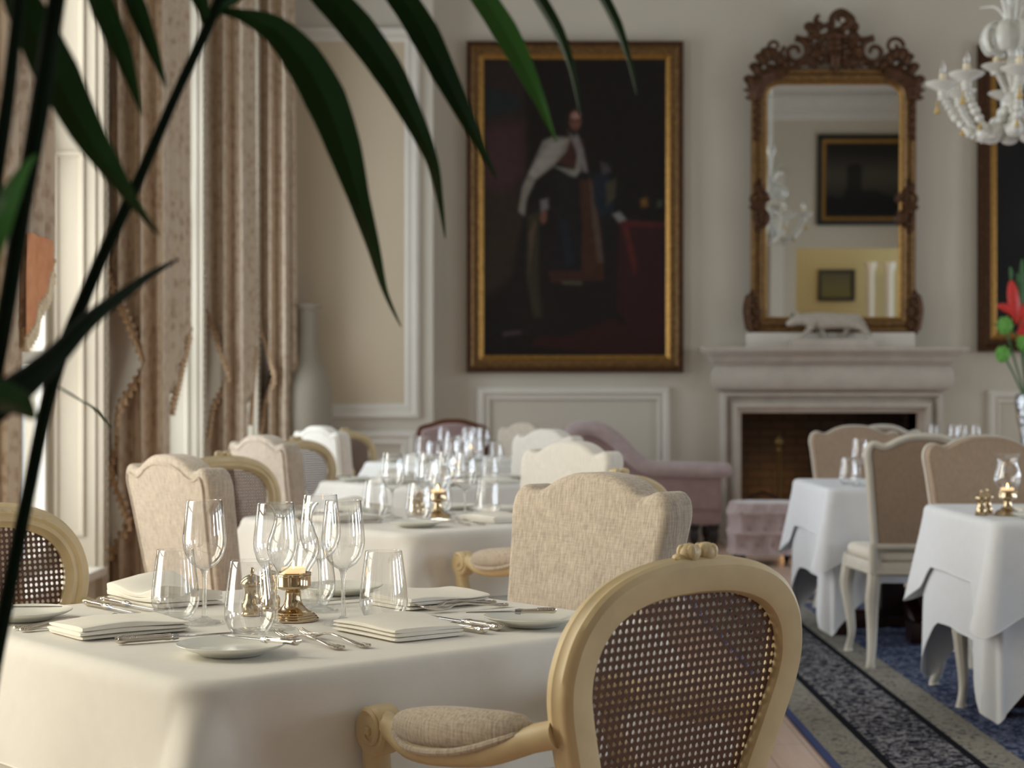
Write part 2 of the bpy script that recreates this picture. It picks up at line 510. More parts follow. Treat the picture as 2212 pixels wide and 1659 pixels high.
# panelled pier at the left end of the back wall
YP = 13.40
px1 = bx(935, YP)
m = MB(); m.box(XL, px1, YP, YB, 0, ZC)
struct(m.build('wall_pier', M['wall'], smooth=False))
PM = [(0, 0), (.0, .02), (.02, .045), (.045, .045), (.06, .022), (.10, .03), (.12, .012), (.125, 0)]
m = MB(); m.sweep(rect(bx(548, YP), bx(907, YP), bz(905, YP), bz(58, YP)), PM, upright(YP))
m.sweep(rect(bx(548, YP), bx(900, YP), bz(1080, YP), bz(930, YP)), PM, upright(YP))
struct(m.build('trim_3', M['trim'], smooth=False))
m = MB(); m.box(bx(575, YP), bx(878, YP), YP - .006, YP, bz(880, YP), bz(82, YP))
struct(m.build('wall_pier_panel', M['panel'], smooth=False))
# wainscot panels under the portrait and right of the fireplace
WM = [(0, 0), (0, .02), (.02, .04), (.05, .04), (.062, .02), (.075, .012), (.082, .025), (.098, .025), (.105, 0)]
m = MB(); m.sweep(rect(bx(1030), bx(1447), bz(1120), bz(836)), WM, upright(YB))
m.sweep(rect(bx(2132), bx(2560), bz(1120), bz(843)), WM, upright(YB))
struct(m.build('trim_4', M['trim'], smooth=False))
m = MB()
for x0, x1, y in ((XL, px1 + .03, YP), (px1, bx(1548), YB), (bx(2056), XR, YB)):
    m.box(x0, x1, y - .03, y, 0, .17, .008)
struct(m.build('baseboard_back', M['trim'], smooth=False))
m = MB(); ya = YR
for yf in WIN_FAR + [YP + WIN_W]:
    if yf - WIN_W - .12 > ya: m.box(XL, XL + .025, ya, yf - WIN_W - .12, 0, .2); ya = yf + .12
struct(m.build('baseboard_left', M['trim'], smooth=False))

# ---------------------------------------------------------------- the patterned rug
RX0, RX1, RY0, RY1 = 1.002, 6.2, 1.0, 10.0
n = NT('blue_floral_rug')
tc = n.n('ShaderNodeTexCoord'); sx = n.n('ShaderNodeSeparateXYZ'); n.l(tc.outputs['Object'], sx.inputs[0])
x, y = sx.outputs[0], sx.outputs[1]
dl = n.math('SUBTRACT', x, RX0); dr = n.math('SUBTRACT', RX1, x); d1 = n.math('SUBTRACT', y, RY0); d2 = n.math('SUBTRACT', RY1, y)
dist = n.math('MINIMUM', n.math('MINIMUM', dl, dr), n.math('MINIMUM', d1, d2))
vo = n.n('ShaderNodeTexVoronoi'); vo.inputs['Scale'].default_value = 17; vo.feature = 'SMOOTH_F1'; n.l(tc.outputs['Object'], vo.inputs['Vector'])
ns = n.noise(36, 5, rough=.62); ns2 = n.noise(64, 4, rough=.6)
flo = n.math('ADD', n.math('MULTIPLY', vo.outputs['Distance'], .5), n.math('MULTIPLY', ns, .75))
wide = n.ramp(flo, [(.0, '#12141f'), (.50, '#161926'), (.545, '#8f8d92'), (.585, '#a5a2a2'), (.62, '#2a2c3c'), (.70, '#171a28'), (.76, '#8f8d92'), (.9, '#1c1e2c')])
light = n.ramp(n.math('ADD', n.math('MULTIPLY', ns, .6), n.math('MULTIPLY', ns2, .4)), [(.40, '#44444e'), (.455, '#8c887e'), (.55, '#a19c90'), (.60, '#5a5a66'), (.66, '#98948a')])
fieldc = n.ramp(n.math('ADD', n.math('MULTIPLY', vo.outputs['Distance'], .4), n.math('MULTIPLY', n.noise(34, 5), .8)),
                [(.0, '#1a2238'), (.48, '#2b3656'), (.54, '#858a9c'), (.60, '#3b4768'), (.70, '#222b48'), (.78, '#777d90')])
bands = n.ramp(dist, [(0, (0, 0, 0, 1))])
def band(lo, hi): return n.math('MULTIPLY', n.math('GREATER_THAN', dist, lo), n.math('LESS_THAN', dist, hi))
c = n.mix(band(.026, .175), '#4b5680', light)
c = n.mix(band(.165, .195), c, '#15161f')
c = n.mix(band(.195, .465), c, wide)
c = n.mix(band(.455, .485), c, '#13141d')
c = n.mix(band(.485, .62), c, light)
c = n.mix(band(.595, .605), c, '#8f8a80')
c = n.mix(n.math('GREATER_THAN', dist, .62), c, fieldc)
n.l(c, n.b.inputs['Base Color']); n.b.inputs['Roughness'].default_value = .95; n.b.inputs['Specular IOR Level'].default_value = .1
n.bump(n.noise(400, 2), .4, .003)
m = MB(); m.box(RX0, RX1, RY0, RY1, 0, .012, .004)
tag(m.build('rug', n.m), 'large navy and grey floral patterned rug with banded border', 'rug')

# ---------------------------------------------------------------- curtains on the left wall
n = NT('damask_curtain')
vo = n.n('ShaderNodeTexVoronoi'); vo.inputs['Scale'].default_value = 22; n.l(n.coord((1, 1, .8)), vo.inputs['Vector'])
f = n.math('ADD', n.math('MULTIPLY', vo.outputs['Distance'], .6), n.math('MULTIPLY', n.noise(40, 3), .6))
n.l(n.ramp(f, [(.40, '#ad947b'), (.52, '#bda58a'), (.64, '#cab69c')]), n.b.inputs['Base Color'])
n.b.inputs['Roughness'].default_value = .75; n.b.inputs['Sheen Weight'].default_value = .3
n.bump(f, .25, .002)
tl = n.n('ShaderNodeBsdfTranslucent'); tl.inputs[0].default_value = hexc('#b98a6c')
mx = n.n('ShaderNodeMixShader'); mx.inputs[0].default_value = .14
n.l(n.b.outputs[0], mx.inputs[1]); n.l(tl.outputs[0], mx.inputs[2]); n.l(mx.outputs[0], n.out.inputs[0])
M['damask'] = n.m
M['tassel'] = flat('tassel_silk', '#c4a482', .7, var=.2, vs=60)
M['lining'] = flat('pale_curtain_lining', '#d9cfc0', .8, var=.05, vs=10)

# by height: how far the leading edge stands off the wall (a cascading zigzag)
LEAD = [(0, .0), (.12, .05), (.24, -.02), (.37, .0), (.57, .11), (.83, .01), (.95, .06), (1.14, .07), (1.35, .18), (1.60, .10), (1.82, .0), (2.2, .01), (5.0, .0)]
def curtain(y0, depth, k, label, hem=(1.14, 1.53), near=.05):
    """a gathered curtain: pleats towards the camera, then a tail running along the wall whose lower hem slants"""
    t = thing('curtain', label, 'curtain', (XL, y0, 0), 0, 'damask curtains between the windows')
    def dep(z): return lerp([(0, near), (hem[0], near), (hem[1], depth), (5, depth)], z)
    rows = []; nz = 110
    for i in range(nz + 1):
        z = 4.95 * i / nz
        a = lerp(LEAD, z) + .010 * math.sin(z * 9 + k); b = .285 - .02 * max(0, z - 2) / 3
        row = []
        for j in range(48):                  # face towards the camera
            base = -.01 + (b + .01) * j / 47
            xx = max(a, base)
            yy = .03 + .045 * math.sin(base / .3 * 2 * pi * 2.6 + k) + .022 * math.sin(base / .3 * 2 * pi * 5.3 + 2 * k + .3 * z) + (.02 * math.sin(z * 14 + k) if base <= a else 0)
            row.append((xx, yy + .05, z))
        d = dep(z)
        for j in range(1, 60):               # along the wall
            u = j / 59 * max(.02, d)
            row.append((b + .028 * math.sin(u / .5 * 2 * pi * 3.2 + k) * min(1, u / .05), .10 + u, z))
        rows.append(row)
    m = MB(); m.grid(rows); m.build('drape', M['damask'], t)
    def tassel(fr, x, y, z):
        fr.ball((x, y, z), (.017, .017, .014), 7, 5)
        fr.lathe([(.001, 0), (.011, -.008), (.008, -.020), (.018, -.054), (.001, -.057)], 7, (x, y - .006, z - .006))
    fr = MB()
    for i in range(46):
        z = .2 + 1.65 * i / 45; xx = max(lerp(LEAD, z), 0) + .010 * math.sin(z * 9 + k)
        tassel(fr, xx - .006, .05 + .02 * math.sin(z * 14 + k), z)
    fr.build('tassel_fringe', M['tassel'], t)
    fr = MB()
    for i in range(17):
        z = hem[0] + (hem[1] - hem[0]) * i / 16
        tassel(fr, .300, .10 + dep(z), z)
    fr.build('tassel_fringe', M['tassel'], t)
    r = MB(); r.tube([(.10, .0, 4.98), (.10, depth + .1, 4.98)], .02, 10); r.build('curtain_pole', M['gilt'], t)
    return t
c1 = curtain(5.41 + .15, .50, 0, 'brown damask curtain nearest the camera, lined tail painted backlit orange at the left edge', (1.40, 1.67), .16)
curtain(8.00 + .20, .50, 1.7, 'brown damask curtain left of the nearest beige linen chair, tassels on both edges')
curtain(10.58 + .13, .26, 3.1, 'brown damask curtain third from the camera, between two bright windows', (1.05, 1.5), .03)
curtain(12.85 + .05, .08, 4.4, 'brown damask curtain farthest away, beside the tall white vase', (1.0, 1.5), .03)
# silk lining of the nearest curtain above its slanting hem, backlight painted in orange
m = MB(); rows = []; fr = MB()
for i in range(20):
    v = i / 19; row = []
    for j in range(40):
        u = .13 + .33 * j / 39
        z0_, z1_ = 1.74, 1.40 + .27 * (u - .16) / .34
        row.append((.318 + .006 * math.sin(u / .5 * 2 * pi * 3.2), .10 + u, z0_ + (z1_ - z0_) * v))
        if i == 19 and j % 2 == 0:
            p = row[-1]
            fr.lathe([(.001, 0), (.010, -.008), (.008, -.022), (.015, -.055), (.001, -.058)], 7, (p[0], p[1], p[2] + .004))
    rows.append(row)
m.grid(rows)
n = NT('painted_backlit_lining')
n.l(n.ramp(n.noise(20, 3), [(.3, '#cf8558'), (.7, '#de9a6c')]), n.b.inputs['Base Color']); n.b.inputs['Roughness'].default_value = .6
w = m.build('curtain_tail', n.m, c1); w['label'] = 'silk lined curtain tail painted backlit orange'
fr.build('tassel_fringe', flat('cream_tassel_silk', '#e3cfae', .7, var=.15, vs=60), c1)
# ---------------------------------------------------------------- chairs
def mirror(half): return [(-x, z) for x, z in half[::-1] if x > 1e-6]
def smooth_half(half, per=4): return [(v.x, v.y) for v in spline([(x, z, 0) for x, z in half], per)]
CAMEL = smooth_half([(.205, .50), (.222, .65), (.241, .84), (.249, .895), (.249, .925), (.239, .951), (.220, .965), (.199, .965), (.181, .958), (.163, .956), (.143, .964), (.11, .981), (.06, .996), (0, 1.0)], 3)
CAMEL = CAMEL + mirror(CAMEL)
ARCH = smooth_half([(.165, .52), (.192, .60), (.226, .70), (.239, .755), (.237, .80), (.221, .846), (.187, .886), (.14, .912), (.075, .928), (0, .932)], 5)
ARCH = ARCH + mirror(ARCH)
def back_plane(y0=-.21, lean=.17): return Matrix(((1, 0, 0, 0), (0, -lean, -1, y0 + lean * .45), (0, 1, 0, 0), (0, 0, 0, 1)))
def seat_loop(k=0.):
    return inset([(-.19, -.225), (.19, -.225), (.205, -.20), (.25, .17), (.24, .215), (.12, .238), (0, .243), (-.12, .238), (-.24, .215), (-.25, .17), (-.205, -.20)], k)
def front_leg(s):
    m = MB(); pts = [(.222 * s, .195, .445), (.234 * s, .212, .37), (.240 * s, .220, .30), (.228 * s, .206, .19), (.220 * s, .198, .10), (.226 * s, .208, .045), (.232 * s, .214, .018), (.232 * s, .214, 0)]
    m.tube(spline(pts, 4), [lerp([(0, .034), (.25, .031), (.45, .022), (.68, .015), (.85, .016), (1, .022)], i / 28) for i in range(29)], 10); return m
def rear_leg(s):
    m = MB(); pts = [(.188 * s, -.205, .46), (.193 * s, -.200, .36), (.197 * s, -.182, .27), (.197 * s, -.185, .17), (.206 * s, -.222, .07), (.216 * s, -.25, .018), (.216 * s, -.25, 0)]
    m.tube(spline(pts, 4), [lerp([(0, .028), (.3, .030), (.55, .022), (.8, .017), (1, .021)], i / 24) for i in range(25)], 10); return m
def chair_base(t, paint, fabric):
    m = MB(); m.prism(seat_loop(), .385, .445, .008)
    m.sweep(seat_loop(-.004), [(0, .392), (-.006, .396), (-.006, .404), (0, .408)]); m.build('seat_frame', paint, t)
    m = MB(); m.prism(seat_loop(.006), .443, .50, .028, segs=4); m.build('seat_cushion', fabric, t)
    for s in (-1, 1):
        front_leg(s).build('leg', paint, t); rear_leg(s).build('leg', paint, t)
def linen_chair(label, fabric, paint, piped=True):
    t = thing('linen_chair', label, 'chair', (0, 0, 0), 0, 'linen chairs with curved backs')
    chair_base(t, paint, fabric); B = back_plane()
    m = MB()
    if piped: m.sweep(CAMEL, [(0, 0), (-.003, .010), (.0, .024), (.010, .031), (.022, .028), (.030, .018), (.030, 0)], B)
    for s in (-1, 1):
        m.tube([B @ Vector((.198 * s, .40, .012)), B @ Vector((.2 * s, .46, .014)), B @ Vector((.203 * s, .53, .014))], [.022, .021, .017], 10)
    m.build('back_frame', paint, t)
    zr = .019 if piped else .036             # the upholstered chairs are covered all round
    m = MB()
    if piped: m.prism(CAMEL, -.056, .004, .020, B, 4, .004, True)
    else: m.prism(CAMEL, -.056, .032, .017, B, 4, 0, True)
    m.build('backrest', fabric, t)
    m = MB(); m.prism(CAMEL, .0, zr, 0, B, 2, .027, True); m.build('back_panel', fabric, t)
    m = MB(); m.sweep(inset(CAMEL, .027), [(-.005, zr - .006), (-.002, zr + .003), (.003, zr + .003), (.006, zr - .006)], B)
    if piped: m.sweep(inset(CAMEL, .012), [(-.004, -.050), (-.001, -.056), (.004, -.056), (.006, -.050)], B)
    m.build('piping', fabric, t)
    return t

def inside(poly, x, y):
    c = False
    for i in range(len(poly)):
        (x1, y1), (x2, y2) = poly[i - 1], poly[i]
        if (y1 > y) != (y2 > y) and x < (x2 - x1) * (y - y1) / (y2 - y1) + x1: c = not c
    return c
def cane_mesh(loop, M4, p=.0124, r=.0038):
    """woven cane: a net of eight-sided holes"""
    m = MB(); poly = inset(loop, .030)
    xs = [q[0] for q in poly]; zs = [q[1] for q in poly]
    nx = int((max(xs) - min(xs)) / p) + 2; nz = int((max(zs) - min(zs)) / p) + 2
    dirs = [(1, 0), (1, 1), (0, 1), (-1, 1), (-1, 0), (-1, -1), (0, -1), (1, -1)]
    vs = []; fs = []
    for i in range(-nx // 2 - 1, nx // 2 + 2):
        for j in range(nz):
            cx, cz = i * p, min(zs) + j * p
            if not inside(poly, cx, cz): continue
            bow = lambda x: -.010 * (1 - (x / .24) ** 2)
            b = len(vs)
            for h in (.010, .0125):
                for k, d in enumerate(dirs): vs.append((cx + d[0] * p / 2, cz + d[1] * p / 2, h + bow(cx + d[0] * p / 2)))
                for k in range(8):
                    a = pi / 4 * k; vs.append((cx + r * math.cos(a), cz + r * math.sin(a) * 1.1, h + bow(cx + r * math.cos(a))))
            for k in range(8):
                k2 = (k + 1) % 8
                fs.append([b + k, b + k2, b + 8 + k2, b + 8 + k])
                fs.append([b + 16 + k, b + 24 + k, b + 24 + k2, b + 16 + k2])
                fs.append([b + 8 + k, b + 8 + k2, b + 24 + k2, b + 24 + k])
    m.add([M4 @ Vector(v) for v in vs], fs)
    return m
def cane_chair(label, paint, fabric, cane):
    t = thing('cane_armchair', label, 'armchair', (0, 0, 0), 0, 'cane backed armchairs')
    chair_base(t, paint, fabric); B = back_plane(-.205, .16)
    m = MB()
    m.sweep(ARCH, [(.004, -.024), (0, -.018), (-.004, -.006), (-.001, .004), (-.003, .012), (0, .020), (.008, .026), (.036, .026), (.046, .022), (.050, .014), (.050, -.004), (.042, -.010), (.036, -.020), (.026, -.018), (.018, -.024)], B)
    for s in (-1, 1):
        m.tube([B @ Vector((.175 * s, .40, .004)), B @ Vector((.176 * s, .46, .004)), B @ Vector((.168 * s, .55, .004))], [.026, .025, .02], 10)
    m.build('back_frame', paint, t)
    o = cane_mesh(ARCH, B).build('cane_panel', cane, t, smooth=False)
    m = MB()                                 # carved flower buds on the crest and leaves trailing down the front
    for s in (-1, 1):
        c = B @ Vector((.017 * s, .941, .004)); m.ball(c, (.0165, .017, .0145), 12, 8)
        for q in range(4):
            a = q * pi / 2 + .5
            m.ball((c.x + .010 * math.cos(a) * s, c.y + .011 * math.sin(a), c.z + .002), (.008, .008, .011), 8, 6)
        m.ball(B @ Vector((.030 * s, .934, .0)), (.011, .012, .008), 8, 6)
        for q in range(6):
            i = 4 + q; x = .03 + q * .023; z = .930 - .055 * (x / .19) ** 3.2
            m.ball(B @ Vector((x * s, z - .012, -.020)), (.014, .006, .007), 8, 5)
    m.build('carved_crest', paint, t)
    for s in (-1, 1):
        rail = spline([(.224 * s, -.236, .702), (.236 * s, -.20, .692), (.254 * s, -.10, .664), (.262 * s, .01, .652), (.256 * s, .085, .660), (.250 * s, .140, .672)], 5)
        m = MB(); m.tube(rail, [lerp([(0, .020), (.2, .020), (.35, .026), (.7, .026), (.85, .019), (1, .020)], i / (len(rail) - 1)) for i in range(len(rail))], 12, True, 1.0)
        c = Vector((.250 * s, .140, .655))   # volute
        X = Matrix.Translation(c) @ Matrix.Rotation(pi / 2, 4, 'Y')
        m.M = X; m.lathe([(.001, -.021), (.034, -.021), (.038, -.016), (.038, .016), (.034, .021), (.001, .021)], 24)
        m.M = None
        for q in (-1, 1):
            sp = [(c.x + q * .021, c.y + (.033 - .0045 * a) * math.cos(a + 1.2), c.z + (.033 - .0045 * a) * math.sin(a + 1.2)) for a in [k * .35 for k in range(19)]]
            m.tube(sp, [.0055 - .00015 * k for k in range(19)], 6)
            m.ball((c.x + q * .021, c.y, c.z), .007, 8, 6)
        m.tube(spline([(.250 * s, .150, .635), (.249 * s, .142, .58), (.246 * s, .10, .52), (.243 * s, .07, .47), (.240 * s, .06, .42)], 5), [.022 - .0002 * k for k in range(21)], 12)
        a = m.build('arm', paint, t)
        pad = rail[5:21]; N = len(pad)
        m = MB(); m.tube([p + Vector((0, 0, .016 + .012 * math.sin(pi * i / (N - 1)))) for i, p in enumerate(pad)], [.006 + .028 * math.sin(pi * i / (N - 1)) ** .55 for i in range(N)], 14)
        m.build('arm_pad', fabric, a)
        m = MB()
        for q in (-1, 1):
            m.tube([p + Vector((q * (.004 + .029 * math.sin(pi * i / (N - 1)) ** .6), 0, .012 - .012 * math.sin(pi * i / (N - 1)))) for i, p in enumerate(pad)], .0055, 8)
        m.build('piping', fabric, a)
    return t

# ---------------------------------------------------------------- tables and cloths
def rsquare(h, r, per=14, side=30):
    out = []
    for q in range(4):
        a0 = -pi / 2 + q * pi / 2
        cx, cy = [(h - r, -h + r), (h - r, h - r), (-h + r, h - r), (-h + r, -h + r)][q]
        for k in range(per + 1):
            a = a0 + pi / 2 * k / per
            out.append((cx + r * math.cos(a), cy + r * math.sin(a), math.cos(a), math.sin(a)))
        x0, y0, nx, ny = out[-1]
        a1 = a0 + pi / 2
        ncx, ncy = [(h - r, h - r), (-h + r, h - r), (-h + r, -h + r), (h - r, -h + r)][q]
        x1, y1 = ncx + r * math.cos(a1), ncy + r * math.sin(a1)
        for k in range(1, side):
            u = k / side; out.append((x0 + (x1 - x0) * u, y0 + (y1 - y0) * u, nx, ny))
    return out
def cloth_mesh(h, r, side, corner, zt, cw=.2, fold=.3, grow=0., seed=0, point=True, flare=.05):
    L = rsquare(h + grow, r); m = MB(); rows = []
    for f in (.02, .3, .6, .85, .93):
        rows.append([(x * f, y * f, zt) for x, y, nx, ny in L])
    er = .026
    for k in range(5):
        a = pi / 2 * k / 4
        rows.append([(x - nx * er * (1 - math.sin(a)), y - ny * er * (1 - math.sin(a)), zt - er * (1 - math.cos(a))) for x, y, nx, ny in L])
    NV = 22
    peri = len(L); rnd = random.Random(seed); ph = [rnd.random() * 6.28 for _ in range(4)]
    diag = [(1, -1), (1, 1), (-1, 1), (-1, -1)]
    for i in range(1, NV + 1):
        v = i / NV; row = []
        for k, (x, y, nx, ny) in enumerate(L):
            dc, dq = min((math.hypot(x - sx * (h + grow), y - sy * (h + grow)) - .41 * r, q) for q, (sx, sy) in enumerate(diag)); dc = max(0, dc)
            if point: Ld = side + max(0, (corner - side) * (1 - dc / cw))
            else: Ld = side + (corner - side) * math.exp(-(dc / cw) ** 2)
            d = Ld * v
            ux, uy = diag[dq][0] / 1.4142, diag[dq][1] / 1.4142
            bump = fold * min(d, .55) * max(0, 1 - dc / (.02 + .26 * min(d, .5)))
            rip = .010 * d / .3 * (math.sin(k * .23 + ph[0]) + .6 * math.sin(k * .51 + ph[1]))
            o = flare * d + rip
            row.append((x + nx * o + ux * bump, y + ny * o + uy * bump, zt - er - d))
        rows.append(row)
    m.grid(rows, True)
    # a turned hem along the edge
    hem = [(p[0], p[1], p[2]) for p in rows[-1]]; hem.append(hem[0])
    m.tube(hem, .0022, 5, False)
    return m
def pedestal_table(label, group=None, trestle=False):
    t = thing('dining_table', label, 'table', (0, 0, 0), 0, group)
    m = MB(); m.prism([(x, y) for x, y, a, b in rsquare(.48, .06, 8, 2)], .705, .738, .008); m.build('tabletop', M['mahogany'], t)
    if trestle:
        m = MB(); m.box(-.16, -.04, -.1, .1, .09, .705, .02); m.box(.04, .16, -.1, .1, .09, .705, .02); m.build('pedestal', M['mahogany'], t)
        for s in (-1, 1):
            m = MB(); m.tube(spline([(0, .30 * s * k, z) for k, z in ((0, .17), (.3, .165), (.7, .12), (1, .075))], 5), [.06, .06, .06, .06, .06, .058, .056, .054, .052, .05, .048, .046, .044, .042, .04, .04], 10)
            m.box(-.07, .07, min(.25 * s, .37 * s), max(.25 * s, .37 * s), 0, .10, .012); m.build('foot', M['mahogany'], t)
            m = MB(); m.box(min(.12 * s, .40 * s), max(.12 * s, .40 * s), -.05, .05, .03, .12, .02)
            m.box(min(.32 * s, .42 * s), max(.32 * s, .42 * s), -.06, .06, 0, .10, .012); m.build('foot', M['mahogany'], t)
    else:
        m = MB(); m.lathe([(.001, .1), (.10, .1), (.09, .18), (.05, .26), (.045, .42), (.07, .55), (.06, .62), (.16, .68), (.16, .705), (.001, .705)], 24); m.build('pedestal', M['mahogany'], t)
        for k in range(4):
            a = k * pi / 2 + pi / 4
            m = MB(); m.tube(spline([(r * math.cos(a), r * math.sin(a), z) for r, z in ((.03, .18), (.16, .17), (.30, .07), (.38, .03), (.40, .022))], 4), [.04] * 6 + [.034] * 6 + [.026, .024, .024, .022, .022], 10); m.build('foot', M['mahogany'], t)
    return t

# ---------------------------------------------------------------- things on the tables
def wine_glass(label):
    t = thing('wine_glass', label, 'wine glass', group='wine glasses on the tables')
    m = MB(); m.lathe([(.0045, .098), (.012, .101), (.024, .109), (.033, .122), (.0385, .14), (.0395, .152), (.0385, .168), (.0355, .195), (.0325, .2235), (.0320, .2243), (.0314, .2235)], 40)
    m.build('bowl', M['glass'], t)
    m = MB(); m.lathe([(.001, .012), (.006, .012), (.0042, .03), (.0038, .055), (.0042, .08), (.006, .094), (.009, .099), (.001, .102)], 20); m.build('stem', M['glass_solid'], t)
    m = MB(); m.lathe([(.001, 0), (.035, 0), (.0362, .0012), (.035, .0028), (.02, .006), (.008, .011), (.005, .014), (.001, .014)], 40); m.build('foot', M['glass_solid'], t)
    return t
def tumbler(label):
    t = thing('tumbler', label, 'tumbler', group='stemless tumblers on the tables')
    m = MB(); m.lathe([(.032, .006), (.038, .014), (.0435, .028), (.0445, .038), (.0435, .055), (.0405, .08), (.0365, .11), (.0340, .1285), (.0335, .1293), (.0329, .1285)], 40)
    m.build('bowl', M['glass'], t)
    m = MB(); m.lathe([(.001, .0), (.027, .0), (.030, .002), (.0335, .007), (.034, .0085), (.025, .0105), (.001, .0105)], 36); m.build('base', M['glass_solid'], t)
    return t
def lantern(label):
    t = thing('hurricane_lantern', label, 'candle lantern', group='hurricane candle lanterns')
    m = MB(); m.lathe([(r, z * .825) for r, z in [(.001, 0), (.047, 0), (.0475, .004), (.044, .007), (.0445, .009), (.041, .012), (.0415, .014), (.037, .017), (.037, .019), (.026, .024), (.018, .034), (.0145, .048), (.0145, .062), (.012, .066), (.022, .068), (.0315, .073), (.033, .077), (.032, .080), (.032, .098), (.0335, .100), (.0325, .103), (.0335, .105), (.0325, .107), (.029, .107), (.028, .092), (.001, .09)]], 40)
    m.build('candle_holder', M['brass'], t)
    m = MB(); m.lathe([(.001, .0755), (.0225, .0755), (.0225, .094), (.021, .097), (.013, .095), (.001, .094)], 24); m.build('candle', M['lit_wax'], t)
    f = MB(); f.lathe([(.0003, .095), (.0022, .098), (.0027, .102), (.0016, .108), (.0003, .112)], 10); f.build('flame', M['flame'], t)
    m = MB(); m.lathe([(r, .088 + (z - .106) * .966) for r, z in [(.0290, .106), (.034, .115), (.0425, .128), (.0475, .143), (.0485, .153), (.046, .170), (.040, .187), (.0352, .203), (.0345, .212), (.037, .221), (.0415, .230), (.0465, .2365), (.047, .238), (.046, .2385)]], 44)
    m.build('glass_chimney', M['glass'], t)
    return t
def mill(label):
    t = thing('pepper_mill', label, 'pepper mill', group='small silver mills')
    m = MB(); m.lathe([(.001, 0), (.021, 0), (.0215, .003), (.0195, .006), (.0205, .02), (.019, .024), (.0155, .030), (.013, .042), (.0145, .050), (.018, .054), (.001, .054)], 28); m.build('body', M['brass'], t)
    m = MB(); m.lathe([(.001, .0545), (.0185, .0545), (.022, .058), (.0225, .061), (.021, .065), (.016, .071), (.008, .0755), (.003, .077), (.003, .080), (.005, .083), (.0045, .087), (.002, .0895), (.0003, .090)], 28); m.build('cap', M['brass'], t)
    return t
def plate(label):
    m = MB(); m.lathe([(.001, .0), (.048, .0), (.052, .002), (.060, .006), (.080, .0125), (.0875, .0165), (.0885, .0180), (.0875, .0188), (.080, .0152), (.062, .0085), (.052, .0055), (.001, .0050)], 56)
    return tag(m.build('side_plate', M['china']), label, 'plate', 'side plates on the tables')
def handle_mb(L=.09, w=.0095, h=.0065):
    m = MB(); pts = []; rad = []
    for i in range(25):
        u = i / 24; pts.append((0, L * u, h + .0005))
        rad.append(w * lerp([(0, .55), (.04, 1.0), (.12, 1.15), (.2, .95), (.5, .88), (.8, .8), (.86, .95), (.92, .95), (.96, .6), (1, .55)], u))
    m.tube(pts, rad, 14, True, h / w, (0, 0, 1))
    for q in (-1, 1):                        # fluted, beaded ornament
        for i in range(9): m.ball((q * w * .55, .004 + .0035 * i, h + .0045), (.0028, .0024, .002), 6, 4)
        m.tube([(q * .004, .035, 2 * h - .0012), (q * .004, L * .85, 2 * h - .0022)], .0012, 6)
    for i in range(5): m.ball((-.006 + .003 * i, .002, h + .002), (.0022, .003, .0035), 6, 4)
    return m
def knife(label, L=.24, metal='silver'):
    t = thing('table_knife', label, 'knife', group='silver table knives')
    hl = L * .42; handle_mb(hl, .0090 if L > .2 else .0068, .0062 if L > .2 else .0048).build('handle', M[metal], t)
    m = MB(); w = .0105 if L > .2 else .0085; z0 = .006 if L > .2 else .0046
    m.tube([(0, hl - .004, z0), (0, hl + .006, z0)], [.0058, .0045], 12)
    y0 = hl + .004; y1 = L; out = [(-.004, y0), (.004, y0), (w * .62, y0 + .02), (w * .7, y0 + (y1 - y0) * .7), (w * .45, y1 - .008), (0, y1), (-w * .5, y1 - .018), (-w * .55, y0 + .03)]
    m.prism(out, z0 - .0009, z0 + .0009, .0006, segs=1); m.build('blade', M['steel'], t)
    return t
def fork(label, L=.195):
    t = thing('table_fork', label, 'fork', group='silver forks')
    m = MB(); zc = lambda u: .0032 + .009 * math.sin(pi * min(1, u * 1.15)) ** 1.5 * (u > 0) if u < .87 else .0032 + .004
    prof = [(0, .0035), (.03, .0095), (.09, .010), (.2, .0065), (.42, .0034), (.6, .0030), (.66, .0045), (.70, .010), (.76, .0125), (.80, .0125)]
    rows = []
    zz = lambda u: lerp([(0, .0035), (.12, .004), (.3, .008), (.5, .013), (.62, .0115), (.72, .006), (.85, .0055), (.95, .009), (1, .013)], u)
    pts = []; rad = []
    for i in range(41):
        u = .80 * i / 40; pts.append((0, L * u, zz(u))); rad.append(lerp(prof, u))
    # flat tapering bar
    vs = []; fs = []
    for (x, y, z), r in zip(pts, rad):
        th = .0022 if r > .008 else .0019
        for a in range(10):
            w = 2 * pi * a / 10; vs.append((r * math.cos(w), y, z + th * math.sin(w)))
    for i in range(40):
        for a in range(10):
            a2 = (a + 1) % 10; fs.append([i * 10 + a, i * 10 + a2, (i + 1) * 10 + a2, (i + 1) * 10 + a])
    fs.append(list(range(10))); fs.append([400 + a for a in range(10)][::-1])
    m.add(vs, fs)
    for q in (-1, 1):
        for i in range(6): m.ball((q * (.0085 - .0004 * i), L * (.02 + .018 * i), zz(.02 + .018 * i)), (.0022, .002, .0026), 6, 4)
    m.ball((0, .001, .004), (.005, .004, .003), 8, 5)
    m.build('handle', M['silver'], t)
    for x in (-.0102, -.0034, .0034, .0102):
        m = MB(); m.tube([(x * (1 - .05 * k), L * (.785 + .0215 * k), zz(.785 + .0215 * k)) for k in range(11)], [.0021 - .0001 * k for k in range(11)], 7); m.build('tine', M['silver'], t)
    return t
